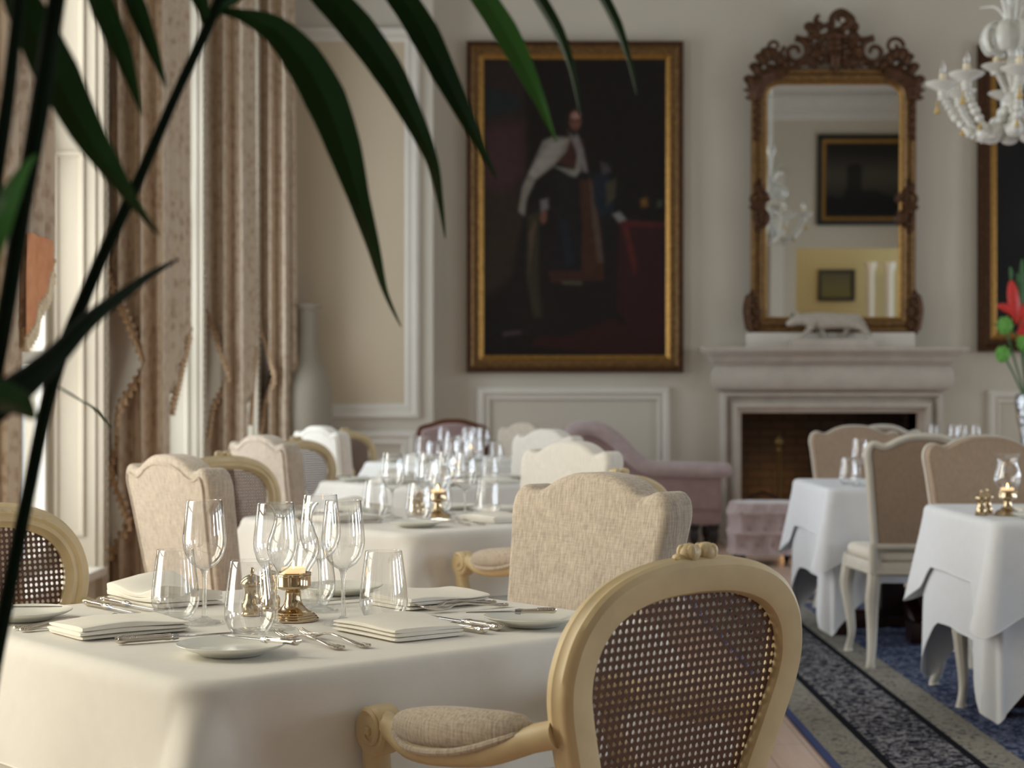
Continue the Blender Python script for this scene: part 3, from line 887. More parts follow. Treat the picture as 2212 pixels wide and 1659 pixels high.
def napkin_mesh(w, d, layers=3, seed=0, puff=.004):
    """linen napkin folded into a flat oblong, the folds stacked along one long side"""
    m = MB(); rnd = random.Random(seed); th = .0068
    for l in range(layers):
        z0 = l * th * .93; jx, jy = (rnd.random() - .5) * .006, (rnd.random() - .5) * .004
        rows = []
        for i in range(19):
            u = i / 18 * 2 - 1; row = []
            for k in range(20):
                a = 2 * pi * k / 20
                ca, sa = math.cos(a), math.sin(a)
                yy = (abs(ca) ** .28) * (1 if ca > 0 else -1) * (d / 2 - .002)
                zz = (abs(sa) ** .75) * (1 if sa > 0 else -1) * th / 2
                wave = puff * (l + .3) / layers * (math.sin(u * 2.7 + seed) + .8 * math.sin(u * 1.3 + yy * 22 + seed * 2) + 1.2) * (.35 + .65 * (sa > 0))
                sh = 1 if abs(u) < .99 else .985
                row.append((u * w / 2 + jx, yy * sh + jy, max(.0003, z0 + th / 2 + zz * (1 if abs(u) < .97 else .8) + wave)))
            rows.append(row)
        m.grid(rows, True); b = len(m.v)
        m.f.append(list(range(b - 20, b))); m.mi.append(0); m.f.append(list(range(b - 380, b - 360))[::-1]); m.mi.append(0)
    return m
def napkin(label, w, d, layers, seed, puff=.004):
    return tag(napkin_mesh(w, d, layers, seed, puff).build('napkin', M['napkin']), label, 'napkin', 'folded napkins on the tables')
# ---------------------------------------------------------------- dining tables in the window row
TH = math.radians(41)
ORD = ('nearest', 'second', 'third', 'farthest')
ONT = ('on the nearest table', 'on the second nearest table', 'on the third nearest table', 'on the farthest window table')
TC = [(-.405, 3.10), (-.26, 5.77), (-.28, 8.30), (-.28, 10.85)]
ZT = .750
ov = cloth_mesh(.510, .08, .185, .30, ZT, .16, .60, 0, 3).build('overcloth', M['cloth'])
tag(ov, 'short white overcloth ' + ONT[0] + ', with a sharp corner fold in front', 'tablecloth', 'short overcloths of the window row'); ov.location = (*TC[0], 0); ov.rotation_euler.z = TH
un = cloth_mesh(.492, .08, .43, .56, ZT - .006, .16, .25, 0, 5, flare=.02).build('tablecloth', M['cloth'])
tag(un, 'long white tablecloth under the overcloth ' + ONT[0], 'tablecloth', 'long tablecloths of the window row'); un.location = (*TC[0], 0); un.rotation_euler.z = TH
tb = pedestal_table('pedestal dining table under white cloths, nearest to the camera', 'cloth covered tables of the window row'); tb.location = (*TC[0], 0); tb.rotation_euler.z = TH
for k in (1, 2, 3):
    dup(ov, (*TC[k], 0), label='short white overcloth ' + ONT[k])
    dup(un, (*TC[k], 0), label='long white tablecloth under the overcloth ' + ONT[k])
    dup(tb, (*TC[k], 0), label='pedestal dining table under white cloths, ' + ('second', 'third', 'farthest')[k - 1] + ' in the window row')

# ---- place settings: (builder, world position on the nearest table, turn, wording)
TOP = ZT + .0015
A, B_, C_, D_ = math.radians(40), math.radians(-50), math.radians(130), math.radians(-140)
R_ = math.radians
def at(px, py, z=TOP): v = P(px, py, z); return (v.x, v.y, z)
items = [
    (lantern, (-.405, 3.085, TOP), 0, 'brass candle lantern with a clear glass chimney'),
    (mill, (-.492, 3.155, TOP), 0, 'silver pepper mill with a domed cap, left of the lantern'),
    (mill, (-.470, 3.235, TOP), 0, 'silver mill half hidden behind the lantern'),
    (wine_glass, (-.560, 3.035, TOP), 0, 'clear wine glass, leftmost'),
    (wine_glass, (-.307, 3.03, TOP), 0, 'clear wine glass right of the lantern'),
    (wine_glass, (-.420, 2.962, TOP), 0, 'clear wine glass standing in front of the lantern'),
    (wine_glass, (-.370, 3.215, TOP), 0, 'clear wine glass behind the lantern'),
    (tumbler, (-.625, 3.095, TOP), 0, 'stemless tumbler, leftmost'),
    (tumbler, (-.4535, 2.885, TOP), 0, 'stemless tumbler nearest the front corner'),
    (tumbler, (-.236, 3.065, TOP), 0, 'stemless tumbler, rightmost'),
    (tumbler, (-.395, 3.31, TOP), 0, 'stemless tumbler behind the lantern'),
    (plate, (-.449, 2.67, TOP), 0, 'white side plate at the front corner'),
    (plate, (.037, 3.01, TOP), 0, 'white side plate at the right corner'),
    (plate, (-.905, 3.088, TOP), 0, 'white side plate at the left corner'),
    (plate, (-.36, 3.50, TOP), 0, 'white side plate at the far corner'),
    ('napA', (-.200, 2.915, TOP), R_(128), 'white folded napkin on the front right side'),
    ('napB', (-.690, 2.925, TOP), R_(38), 'white folded napkin on the front left side'),
    ('napD', (-.700, 3.36, TOP), R_(-50), 'white folded napkin on the far left side'),
    ('napC', (-.165, 3.325, TOP), R_(40), 'white folded napkin on the far right side'),
    (knife, (-.020, 2.935, TOP), R_(40), 'silver table knife on the front right side, outer of two'),
    (knife, (-.045, 2.900, TOP), R_(42), 'silver table knife on the front right side, inner of two'),
    (knife, (-.660, 2.775, TOP), R_(-62), 'silver knife with a fluted handle left of the front plate'),
    (knife, (-.845, 3.305, TOP), R_(-140), 'silver knife on the far left, front of two'),
    (knife, (-.820, 3.345, TOP), R_(-138), 'silver knife on the far left, rear of two'),
    (knife, (-.200, 3.455, TOP), R_(128), 'silver table knife on the far right side'),
    (fork, (-.237, 2.735, TOP), R_(42), 'silver fork on the front right side, right of two'),
    (fork, (-.278, 2.715, TOP), R_(41), 'silver fork on the front right side, left of two'),
    (fork, (-.880, 2.950, TOP), R_(-50), 'silver fork on the front left side, left of two'),
    (fork, (-.862, 2.925, TOP), R_(-48), 'silver fork on the front left side, right of two'),
    (fork, (-.035, 3.335, TOP), R_(130), 'silver fork on the far right side, rear of two'),
    (fork, (-.010, 3.285, TOP), R_(124), 'silver fork on the far right side, front of two'),
    ('butter', (-.337, 2.632, TOP + .0185), R_(58), 'small butter knife lying across the front side plate'),
    ('butter', (.080, 3.03, TOP + .0185), R_(97), 'small butter knife lying across the right side plate'),
    ('butter', (-1.00, 3.085, TOP + .0185), R_(-86), 'small butter knife lying across the left side plate'),
]
protos = {}
NAP = {'napA': (.195, .150, 3, 1, .004), 'napB': (.200, .150, 3, 2, .004), 'napC': (.195, .145, 3, 3, .005), 'napD': (.215, .15, 3, 4, .0145)}
for fn, loc, rz, lab in items:
    txt = lab + ' ' + ONT[0]
    if fn in protos: o = dup(protos[fn], loc, rz, txt)
    else:
        if fn in NAP: o = napkin(txt, *NAP[fn])
        elif fn == 'butter':
            o = knife(txt, .165); o['group'] = 'butter knives on the side plates'; o.name = 'butter_knife'
        else: o = fn(txt)
        protos[fn] = o; o.location = loc; o.rotation_euler = (0, 0, rz)
    o['keep'] = 1
    base = o
    for k in (1, 2, 3):
        if k == 3 and fn in (knife, fork, 'butter', mill): continue   # too far and too low to be seen there
        j = random.Random(len(lab) * 13 + ord(lab[-3]) * 7 + k)
        dx, dy = (j.random() - .5) * .02, (j.random() - .5) * .02
        if fn == 'butter': dx = dy = 0
        if fn is plate: dx = dy = 0
        dup(base, (loc[0] - TC[0][0] + TC[k][0] + dx, loc[1] - TC[0][1] + TC[k][1] + dy, loc[2]), rz, lab + ' ' + ONT[k])
for o in bpy.data.objects:
    if 'keep' in o: del o['keep']

# ---------------------------------------------------------------- chairs of the window row (turned towards their tables)
lin = linen_chair('', M['linen'], M['cream_paint'], False); ivo = linen_chair('', M['ivory'], M['cream_paint'], False)
can = cane_chair('', M['cream_paint'], M['linen'], M['cane'])
def seat(proto, bx_, by_, rz, label, first=[]):
    """stand a chair so that the top of its back is over bx_, by_"""
    fx, fy = -math.sin(rz), math.cos(rz)
    loc = (bx_ + fx * .29, by_ + fy * .29, 0)
    if proto not in first:
        first.append(proto); proto.location = loc; proto.rotation_euler = (0, 0, rz); proto['label'] = label; return proto
    return dup(proto, loc, rz, label)
FRr, FLr, BLr, BRr = R_(40), R_(-50), R_(-140), R_(130)
seat(can, .266, 2.378, FRr, 'cream cane-backed armchair in the right foreground, seen from behind')
seat(lin, .200, 3.66, BRr, 'oatmeal linen chair behind the foreground cane armchair, facing the nearest table')
seat(can, -1.165, 3.62, BLr, 'cream cane armchair at the left edge of the picture, by the nearest table')
seat(lin, -.985, 4.86, FLr, 'beige linen chair with its back turned, left of the second table')
seat(can, .32, 4.95, FRr, 'cream cane armchair mostly hidden behind the oatmeal linen chair, only arm and crest showing')
seat(ivo, .235, 6.35, BRr, 'ivory linen chair on the right of the second table')
seat(can, -1.15, 6.62, BLr, 'cream cane armchair right behind the beige linen chair, left of the second table')
seat(lin, -1.12, 7.48, FLr, 'beige linen chair with its back turned, left of the third table')
seat(ivo, .20, 8.95, BRr, 'ivory linen chair on the right of the third table')
seat(can, -1.20, 9.25, BLr, 'cream cane armchair on the far left of the third table')
seat(ivo, -1.15, 9.98, FLr, 'pale linen chair with its back turned, left of the farthest table')
seat(lin, .10, 11.5, BRr, 'beige linen chair on the right of the farthest table of the window row')
seat(can, -1.18, 11.75, BLr, 'cream cane armchair on the far left of the farthest table, partly hidden')

# ---------------------------------------------------------------- tables on the rug, on the right
RC = [(1.93, 8.14), (2.09, 6.06), (3.50, 12.15)]
RN = ('the fireplace table', 'the right edge table', 'the far right table')
ro = cloth_mesh(.485, .05, .20, .36, ZT, .20, .20, 0, 11).build('overcloth', M['cloth_daylit'])
tag(ro, 'short white overcloth with drooping corners on ' + RN[0], 'tablecloth', 'short overcloths on the rug tables'); ro.location = (*RC[0], 0)
ru = cloth_mesh(.481, .05, .40, .65, ZT - .006, .22, .0, 0, 12, flare=.0).build('tablecloth', M['cloth_daylit'])
tag(ru, 'long white tablecloth with hanging points on ' + RN[0], 'tablecloth', 'long tablecloths on the rug tables'); ru.location = (*RC[0], 0)
rt = pedestal_table('mahogany trestle table under white cloths, ' + RN[0], 'trestle tables on the rug', True); rt.location = (*RC[0], .0145)
rt.scale = (.91, .91, .985)
for k in (1, 2):
    dup(ro, (*RC[k], 0), label='short white overcloth with drooping corners on ' + RN[k])
    dup(ru, (*RC[k], 0), label='long white tablecloth with hanging points on ' + RN[k])
    dup(rt, (*RC[k], .012 if k == 1 else 0), label='mahogany trestle table under white cloths, ' + RN[k])
dup(protos[wine_glass], (1.632, 7.82, TOP), 0, 'clear wine glass on ' + RN[0])
dup(protos[tumbler], (1.605, 7.95, TOP), 0, 'stemless tumbler beside the wine glass on ' + RN[0])
dup(protos[lantern], (1.742, 5.86, TOP), 0, 'brass candle lantern with a clear chimney on ' + RN[1])
dup(protos[mill], (1.650, 5.86, TOP), 0, 'silver mill left of the lantern on ' + RN[1] + ', left of two')
dup(protos[mill], (1.690, 5.93, TOP), 0, 'silver mill left of the lantern on ' + RN[1] + ', right of two')
dup(protos['napA'], (1.90, 5.98, TOP), R_(10), 'white folded napkin behind the lantern on ' + RN[1])
dup(protos[plate], (1.80, 5.70, TOP), 0, 'white side plate in front of the lantern on ' + RN[1])
for k, (px, yy) in enumerate(((2016, 12.3), (2060, 12.0), (2078, 12.35), (2108, 12.1))):
    dup(protos[wine_glass], ((px - HX) / F * yy, yy, TOP), 0, 'clear wine glass, ' + ('leftmost', 'second', 'third', 'rightmost')[k] + ' of four on ' + RN[2])
wch = linen_chair('white-framed taupe linen chair seen from behind, between the two rug tables', M['taupe'], M['daylit_paint'])
[c for c in wch.children if c.name.startswith('seat_cushion')][0].data.materials[0] = M['ivory']
wch['group'] = 'white framed chairs on the rug'
wch.location = (1.755, 7.36, .0145); wch.rotation_euler = (0, 0, R_(-2))
dup(wch, (1.905, 6.42, .0145), pi, 'white-framed taupe linen chair at the far side of the right edge table')
dup(wch, (1.885, 8.92, .0145), R_(178), 'white-framed taupe linen chair facing us in front of the fireplace')
dup(wch, (2.30, 10.75, 0), R_(4), 'white-framed linen chair farthest back, only its white top rail showing')

# ---------------------------------------------------------------- mauve seats by the back wall
def wood_armchair():
    t = thing('wood_framed_armchair', 'mauve armchair with a carved brown wooden top rail, below the portrait', 'armchair', (*D(975, 900, 12.4).xy, 0), pi)
    half = smooth_half([(.25, .42), (.262, .62), (.27, .85), (.262, .93), (.235, .955), (.16, .975), (.08, 1.0), (0, 1.005)], 3); lp = half + mirror(half)
    Bk = back_plane(-.24, .12)
    m = MB(); m.prism(lp, -.05, .01, .02, Bk, 3, .03, True); m.build('backrest', M['mauve'], t)
    m = MB(); m.sweep(lp, [(0, -.02), (-.006, .0), (0, .022), (.03, .022), (.035, 0), (.03, -.02)], Bk); m.build('back_frame', flat('brown_show_wood', '#5a3018', .4, var=.25), t)
    m = MB(); m.prism(seat_loop(-.02), .40, .49, .03); m.build('seat', M['mauve'], t)
    for s in (-1, 1):
        m = MB(); m.tube(spline([(.25 * s, -.25, .70), (.28 * s, -.05, .68), (.28 * s, .12, .67), (.27 * s, .10, .55), (.26 * s, .06, .42)], 4), .018, 10); m.build('arm', M['mahogany'], t)
        front_leg(s).build('leg', M['mahogany'], t); rear_leg(s).build('leg', M['mahogany'], t)
    return t
wood_armchair()

def chaise():
    """rolled-arm chaise seen from behind: high scrolled end on the left sinking to a low padded rail"""
    y0 = 12.75
    xl = (1235 - HX) / F * y0; xr = (1563 - HX) / F * y0; W = xr - xl
    t = thing('chaise_longue', 'mauve velvet chaise longue with a high scrolled end, by the wainscot', 'sofa', (xl, y0, 0))
    zs = lambda py: EYE + (HY - py) / F * y0
    m = MB()                                 # box of the seat
    m.prism([(0.12, 0), (W - .02, 0), (W - .02, .62), (0.12, .62)], .19, .50, .04); m.build('seat_base', M['mauve'], t)
    m = MB(); m.prism([(0.14, .08), (W - .05, .08), (W - .05, .6), (0.14, .6)], .44, .54, .045); m.build('seat_cushion', M['mauve_pale'], t)
    # back panel with a sloping top edge
    prof = [(W - .02, .3), (W - .01, .60), (W * .62, .62), (W * .50, .64), (W * .42, .70), (W * .34, .79), (W * .26, .87), (W * .16, .93), (.06, .94), (.0, .90), (.0, .3)]
    Mx = Matrix(((1, 0, 0, 0), (0, 0, 1, 0), (0, 1, 0, 0), (0, 0, 0, 1)))
    m = MB(); m.prism(prof, -.02, .09, .03, Mx, 3); m.build('back', M['mauve'], t)
    top = spline([(W + .005, -.02, .615), (W * .62, -.02, .625), (W * .49, -.02, .645), (W * .40, -.02, .715), (W * .33, -.02, .80), (W * .25, -.02, .88), (W * .15, -.02, .935), (.05, -.01, .93), (-.02, 0, .88), (-.03, .02, .80)], 6)
    m = MB(); m.tube(top, [.062] * len(top), 14); m.ball(top[0], .06); m.ball(top[-1], .06); m.build('rolled_rail', M['mauve_pale'], t)
    m = MB()                                 # scroll end standing forward
    sc = [(.05 + (.10 - .012 * a) * math.cos(a + 2.2) , .82 + (.12 - .012 * a) * math.sin(a + 2.2)) for a in [k * .4 for k in range(14)]]
    m.tube([(x, .3, z) for x, z in sc], [.05] * 14, 10); m.box(-.02, .12, .05, .58, .25, .82, .04); m.build('scroll_end', M['mauve'], t)
    for q, (x, y) in enumerate(((W - .07, .05), (W - .22, .05), (.2, .05), (W - .07, .56), (.2, .56))):
        m = MB(); m.lathe([(.001, 0), (.022, 0), (.026, .03), (.020, .045), (.034, .07), (.040, .11), (.034, .15), (.045, .17), (.045, .195), (.001, .195)], 16, (x, y, 0)); m.build('leg', M['dark_turned'], t)
chaise()

def ottoman():
    y0 = 11.5
    x0 = (1587 - HX) / F * y0; x1 = (1702 - HX) / F * y0; W = x1 - x0 + .12
    t = thing('tufted_ottoman', 'pale mauve buttoned ottoman in front of the fireplace', 'ottoman', (x0 + W / 2, y0 + .25, 0))
    m = MB(); rows = []
    N = 88
    for i in range(31):
        v = i / 30; row = []
        for k in range(N):
            a = 2 * pi * k / N; ca, sa = math.cos(a), math.sin(a)
            r = (abs(ca) ** 5 + abs(sa) ** 5) ** (-.2)
            hx, hy = r * ca, r * sa
            puff = .036 * (1 - abs(math.sin(a * 7 + (0 if int(v * 2.5) % 2 else pi / 2))) ** .6 * abs(math.sin(v * pi * 2.5)) ** .6)
            ed = min(1, (1 - v) / .12) ** .5 if v > .88 else 1
            z = .08 + .355 * v
            s_ = (W / 2 - .02 + puff)
            row.append((hx * s_ * (.93 + .07 * ed), hy * (s_ * .9) * (.93 + .07 * ed), z))
        rows.append(row)
    for f in (.85, .6, .3, .02): rows.append([(p[0] * f, p[1] * f, .437 + .012 * (1 - f)) for p in rows[30]])
    m.grid(rows, True); m.build('cushion', M['mauve_pale'], t)
    m = MB()
    for j in range(3):
        for i in range(4): m.ball((-W / 2 + W * (i + .5 + .5 * (j % 2)) / 4.5, -W * .45 + .006, .15 + .11 * j), (.011, .008, .011), 8, 6)
    m.build('button', M['mauve'], t)
    for sx in (-1, 1):
        for sy in (-1, 1):
            m = MB(); m.lathe([(.001, 0), (.02, 0), (.028, .06), (.03, .085), (.001, .085)], 12, (sx * (W / 2 - .06), sy * (W * .45 - .06), 0)); m.build('leg', M['dark_turned'], t)
ottoman()
# ---------------------------------------------------------------- framed paintings
def painted(name, x0, x1, z0, z1, y, nx, nz, fn, parent):
    """a flat canvas whose paint is laid on as colours of its own"""
    me = bpy.data.meshes.new(name); vs = []; fs = []
    for j in range(nz + 1):
        for i in range(nx + 1): vs.append((x0 + (x1 - x0) * i / nx, y, z0 + (z1 - z0) * j / nz))
    for j in range(nz):
        for i in range(nx): a = j * (nx + 1) + i; fs.append((a, a + 1, a + nx + 2, a + nx + 1))
    me.from_pydata(vs, [], fs)
    ca = me.color_attributes.new('paint', 'FLOAT_COLOR', 'POINT'); buf = []
    for j in range(nz + 1):
        for i in range(nx + 1): buf += fn(i / nx, 1 - j / nz)
    ca.data.foreach_set('color', buf)
    n = NT(name + '_paint'); at_ = n.n('ShaderNodeVertexColor'); at_.layer_name = 'paint'
    n.l(at_.outputs[0], n.b.inputs['Base Color']); n.b.inputs['Roughness'].default_value = .5; n.b.inputs['Specular IOR Level'].default_value = .25
    me.materials.append(n.m)
    o = bpy.data.objects.new(name, me); C.objects.link(o); o.parent = parent
    return o
def pdist(poly, x, y):
    """signed distance to a polygon, negative inside"""
    d = 1e9
    for i in range(len(poly)):
        ax, ay = poly[i - 1]; qx, qy = poly[i]
        ex, ey = qx - ax, qy - ay; L = ex * ex + ey * ey or 1e-9
        t = max(0, min(1, ((x - ax) * ex + (y - ay) * ey) / L))
        d = min(d, math.hypot(x - ax - ex * t, y - ay - ey * t))
    return -d if inside(poly, x, y) else d
# brush areas in canvas pixels (392 wide, 642 high): outline, colour, softness
BR = [
    ([(0, 0), (88, 0), (88, 330), (60, 420), (0, 460)], '#33241f', 14),
    ([(0, 150), (86, 140), (86, 250), (40, 300), (0, 290)], '#4a3030', 40),
    ([(0, 60), (80, 80), (80, 110), (0, 130)], '#252a2a', 20),
    ([(0, 280), (90, 300), (80, 460), (0, 520)], '#362b1e', 30),
    ([(100, 620), (392, 650), (392, 560), (300, 575), (235, 535), (200, 575), (120, 590)], '#391a15', 12),
    ([(290, 352), (392, 356), (392, 600), (330, 600), (285, 540), (282, 420)], '#3a1a1c', 10),
    ([(285, 348), (392, 354), (392, 364), (292, 362)], '#5a2420', 4),
    ([(296, 362), (312, 364), (330, 450), (322, 470), (308, 410)], '#5e2620', 6),
    ([(88, 330), (110, 300), (170, 280), (250, 300), (290, 360), (280, 560), (180, 600), (60, 600), (50, 520)], '#211916', 14),
    ([(150, 250), (205, 230), (260, 255), (282, 300), (270, 380), (258, 470), (160, 478), (140, 460), (160, 360)], '#211b1c', 8),
    ([(206, 262), (236, 262), (252, 380), (258, 470), (210, 472), (212, 370)], '#4a2c1c', 8),
    ([(140, 458), (258, 462), (258, 478), (146, 484)], '#47291c', 6),
    ([(168, 480), (212, 482), (210, 488), (170, 487)], '#5b5643', 4),
    ([(162, 340), (182, 350), (196, 440), (176, 452)], '#23262c', 8),
    ([(226, 250), (240, 300), (258, 440), (246, 442), (232, 340)], '#5c4a3e', 5),
    ([(96, 340), (120, 330), (118, 470), (126, 560), (108, 560), (92, 470)], '#3c3726', 12),
    ([(98, 380), (110, 348), (114, 352), (104, 420), (98, 470)], '#5e4a3a', 5),
    ([(166, 178), (186, 160), (214, 176), (222, 230), (186, 236), (160, 222)], '#4a2a1f', 8),
    ([(236, 250), (262, 248), (282, 276), (278, 330), (250, 342), (236, 310)], '#1f2730', 7),
    ([(250, 222), (268, 228), (274, 246), (254, 250)], '#4b4244', 7),
    ([(262, 268), (284, 258), (282, 300), (264, 318)], '#4a4433', 8),
    ([(128, 178), (150, 168), (186, 172), (178, 200), (150, 232), (112, 262), (94, 300), (88, 340), (76, 330), (84, 278), (104, 232)], '#8f877a', 7),
    ([(140, 182), (180, 178), (150, 222), (110, 258), (98, 250)], '#a79f92', 8),
    ([(180, 154), (198, 152), (214, 196), (224, 246), (214, 244), (196, 192)], '#857c78', 6),
    ([(150, 232), (196, 240), (204, 196), (210, 240), (198, 256), (184, 252)], '#8d857a', 5),
    ([(122, 306), (138, 302), (140, 324), (124, 332)], '#7c7672', 6),
    ([(124, 330), (136, 328), (136, 350), (128, 358), (120, 346)], '#7a4e3e', 5),
    ([(276, 336), (292, 330), (306, 348), (290, 354)], '#87827e', 6),
    ([(182, 128), (200, 126), (210, 150), (196, 168), (180, 160)], '#241812', 10),
    ([(184, 140), (186, 118), (196, 110), (208, 118), (210, 140), (202, 156), (192, 156)], '#7d5140', 5),
    ([(187, 126), (194, 116), (204, 118), (205, 128), (196, 132)], '#a98270', 5),
    ([(194, 150), (204, 150), (204, 154), (194, 154)], '#5b3028', 3),
    ([(186, 133), (194, 132), (194, 136), (187, 137)], '#4b2e26', 3), ([(199, 133), (206, 133), (206, 137), (199, 137)], '#4b2e26', 3),
    ([(336, 304), (350, 300), (352, 318), (338, 322)], '#7a5624', 7),
    ([(372, 306), (384, 304), (384, 320), (372, 322)], '#3d4a3a', 7),
    ([(42, 590), (80, 586), (84, 594), (44, 600)], '#4a3c3c', 4),
]
BR = [(p, hexc(c), s) for p, c, s in BR]
BR = [(p, c, s, min(q[0] for q in p) - s, max(q[0] for q in p) + s, min(q[1] for q in p) - s, max(q[1] for q in p) + s) for p, c, s in BR]
base_c = hexc('#1d1510')
def portrait(u, v):
    x, y = u * 392, v * 642
    c = list(base_c[:3])
    for p, col, s, xa, xb, ya_, yb_ in BR:
        if not (xa < x < xb and ya_ < y < yb_): continue
        w = .5 - pdist(p, x, y) / s
        if w <= 0: continue
        w = min(1, w); w = w * w * (3 - 2 * w)
        for q in range(3): c[q] += (col[q] - c[q]) * w
    k = .9 + .2 * noise.noise(Vector((x * .06, y * .06, 1))) + .1 * noise.noise(Vector((x * .3, y * .25, 4)))
    k *= .62; return [c[0] * k, c[1] * k, c[2] * k, 1]
YF = YB - .012
def frame_parts(t, x0, x1, z0, z1, y, w, mats=('gilt_dark', 'gilt', 'gilt_bright')):
    Mx = upright(y); L = rect(x0, x1, z0, z1)
    m = MB(); m.sweep(L, [(0, 0), (0, .05), (.012, .068), (.03, .070), (.038, .058), (.042, .03), (.042, 0)], Mx); m.build('frame_rim', M[mats[0]], t)
    m = MB(); m.sweep(L, [(.040, 0), (.040, .060), (.052, .066), (.064, .052), (.070, .040), (.098, .034), (.104, .03), (.104, 0)], Mx)
    for axis, n in ((0, int((x1 - x0) / .034)), (1, int((z1 - z0) / .034))):
        for side in (0, 1):
            for k in range(n):
                f = (k + .5) / n
                p = (x0 + .085 + (x1 - x0 - .17) * f, (z0 + .085) if side == 0 else (z1 - .085)) if axis == 0 else ((x0 + .085) if side == 0 else (x1 - .085), z0 + .085 + (z1 - z0 - .17) * f)
                m.ball((p[0], y - .037, p[1]), (.012, .009, .012), 6, 4)
    m.build('carved_border', M[mats[1]], t)
    m = MB(); m.sweep(L, [(.102, 0), (.102, .034), (.112, .040), (.124, .030), (w, .014), (w, 0)], Mx); m.build('frame_slip', M[mats[2]], t)
pt = thing('framed_portrait', 'large full length portrait of a robed person in a carved gilt frame', 'painting', (0, 0, 0))
x0, x1, z0, z1 = bx(1008), bx(1475), bz(805), bz(92)
frame_parts(pt, x0, x1, z0, z1, YF, .142)
painted('canvas', x0 + .135, x1 - .135, z0 + .135, z1 - .135, YF - .012, 150, 240, portrait, pt)
pr = thing('framed_painting', 'dark painting in a brown and gold frame, right of the fireplace', 'painting', (0, 0, 0))
x0, x1, z0, z1 = bx(2110), bx(2585), bz(760), bz(98)
frame_parts(pr, x0, x1, z0, z1, YF, .155, ('gilt_dark', 'gilt_dark', 'gilt_bright'))
painted('canvas', x0 + .15, x1 - .15, z0 + .15, z1 - .15, YF - .012, 40, 60, lambda u, v: [x * (.6 + .8 * max(0, noise.noise(Vector((u * 4, v * 5, 9))) + .3)) for x in (.006, .005, .005)] + [1], pr)
# pictures on the far side of the room, seen only in the mirror
def rear(y): return Matrix(((-1, 0, 0, 0), (0, 0, 1, y), (0, 1, 0, 0), (0, 0, 0, 1)))
pm = thing('mirrored_painting', 'black framed dark painting reflected in the mirror', 'painting', (0, 0, 0))
m = MB(); m.sweep(rect(-7.75, -5.83, 3.55, 5.28), [(0, 0), (0, .05), (.09, .06), (.1, .03), (.1, 0)], rear(YR + .01)); m.build('frame', M['black_wood'], pm)
m = MB(); m.sweep(rect(-7.75, -5.83, 3.55, 5.28), [(.1, 0), (.1, .035), (.16, .02), (.16, 0)], rear(YR + .01)); m.build('frame_slip', M['gilt_bright'], pm)
def dusk(u, v):
    g = math.exp(-((v - .45) / .22) ** 2) * .05
    tree = 1 if (abs(u - .35) < .05 + .08 * v and v > .3) or v > .68 + .05 * math.sin(u * 9) else 0
    k = .25 if tree else 1
    return [(.012 + g) * k, (.011 + g * .85) * k, (.010 + g * .6) * k, 1]
painted('canvas', 5.98, 7.6, 3.70, 5.13, YR + .022, 40, 40, dusk, pm)
ps = thing('small_mirrored_picture', 'small dark framed picture reflected low in the mirror', 'painting', (0, 0, 0))
m = MB(); m.sweep(rect(-7.42, -6.62, 2.14, 2.82), [(0, 0), (0, .04), (.07, .04), (.08, 0)], rear(YR - 4.09)); m.build('frame', M['black_wood'], ps)
painted('canvas', 6.68, 7.36, 2.2, 2.76, YR - 4.075, 20, 20, lambda u, v: [.09 + .06 * v, .08 + .05 * v, .045, 1], ps)
for k, x in enumerate((7.58, 7.98)):
    m = MB(); m.lathe([(.001, 0), (.13, 0), (.13, .1), (.09, .16), (.085, 2.75), (.13, 2.85), (.13, 2.95), (.001, 2.95)], 20, (x, YR - 3.3, 0))
    struct(m.build('column_%d' % (k + 1), M['trim']))

# ---------------------------------------------------------------- fireplace
ym = YB - .30
fp = thing('fireplace', 'pale carved stone fireplace with a deep moulded mantel shelf', 'fireplace', (0, 0, 0))
def ret(l, r, prof, name, y_front=None):
    """moulding carried round three sides of the chimney front: (stand-out, height) sections"""
    m = MB(); loop = [(r, YB), (r, YB - .02), (l, YB - .02), (l, YB)]
    rows = []
    for off, z in prof: rows.append([(l - off, YB, z), (l - off, YB - .16 - off, z), (r + off, YB - .16 - off, z), (r + off, YB, z)])
    m.grid(rows)
    b = len(m.v)
    m.f.append([b - 4, b - 3, b - 2, b - 1]); m.mi.append(0); m.f.append([0, 1, 2, 3]); m.mi.append(0)
    return m.build(name, M['stone'], fp, sharp=50)
ys = YB - .25
def fx(px, y=ys): return (px - HX) / F * y
def fz(py, y=ys): return EYE + (HY - py) / F * y
JL, JR = fx(1562), fx(2044)
ret(JL, JR, [(.04, fz(790)), (.05, fz(786)), (.075, fz(782)), (.095, fz(776)), (.11, fz(766)), (.16, fz(758)), (.165, fz(755)), (.165, fz(750))], 'mantel_shelf')
ret(JL, JR, [(.0, fz(845)), (.025, fz(843)), (.055, fz(836)), (.068, fz(824)), (.070, fz(812)), (.060, fz(800)), (.035, fz(792)), (.03, fz(789))], 'mantel_moulding')
m = MB()
Mx = upright(YB)
ol = [(JL, 0), (JL, fz(846)), (JR, fz(846)), (JR, 0)]
ol = ol[::-1]
m.sweep(ol, [(0, 0), (0, .15), (.010, .165), (.030, .165), (.040, .15), (.045, .105), (.060, .095), (.085, .13), (.105, .15), (.125, .15), (.13, .10), (.15, .085), (.168, .085), (.172, .06), (.172, -.05), (.10, -.05)], Mx, closed=False)
m.build('surround', M['stone'], fp, sharp=40)
for l in (JL - .03, JR - .19):
    m = MB(); m.box(l, l + .22, YB - .20, YB, 0, .17, .01); m.build('plinth_block', M['stone'], fp)
n = NT('sooty_brick'); br = n.n('ShaderNodeTexBrick'); br.inputs['Scale'].default_value = 1; br.inputs['Brick Width'].default_value = .21; br.inputs['Row Height'].default_value = .07; br.inputs['Mortar Size'].default_value = .008
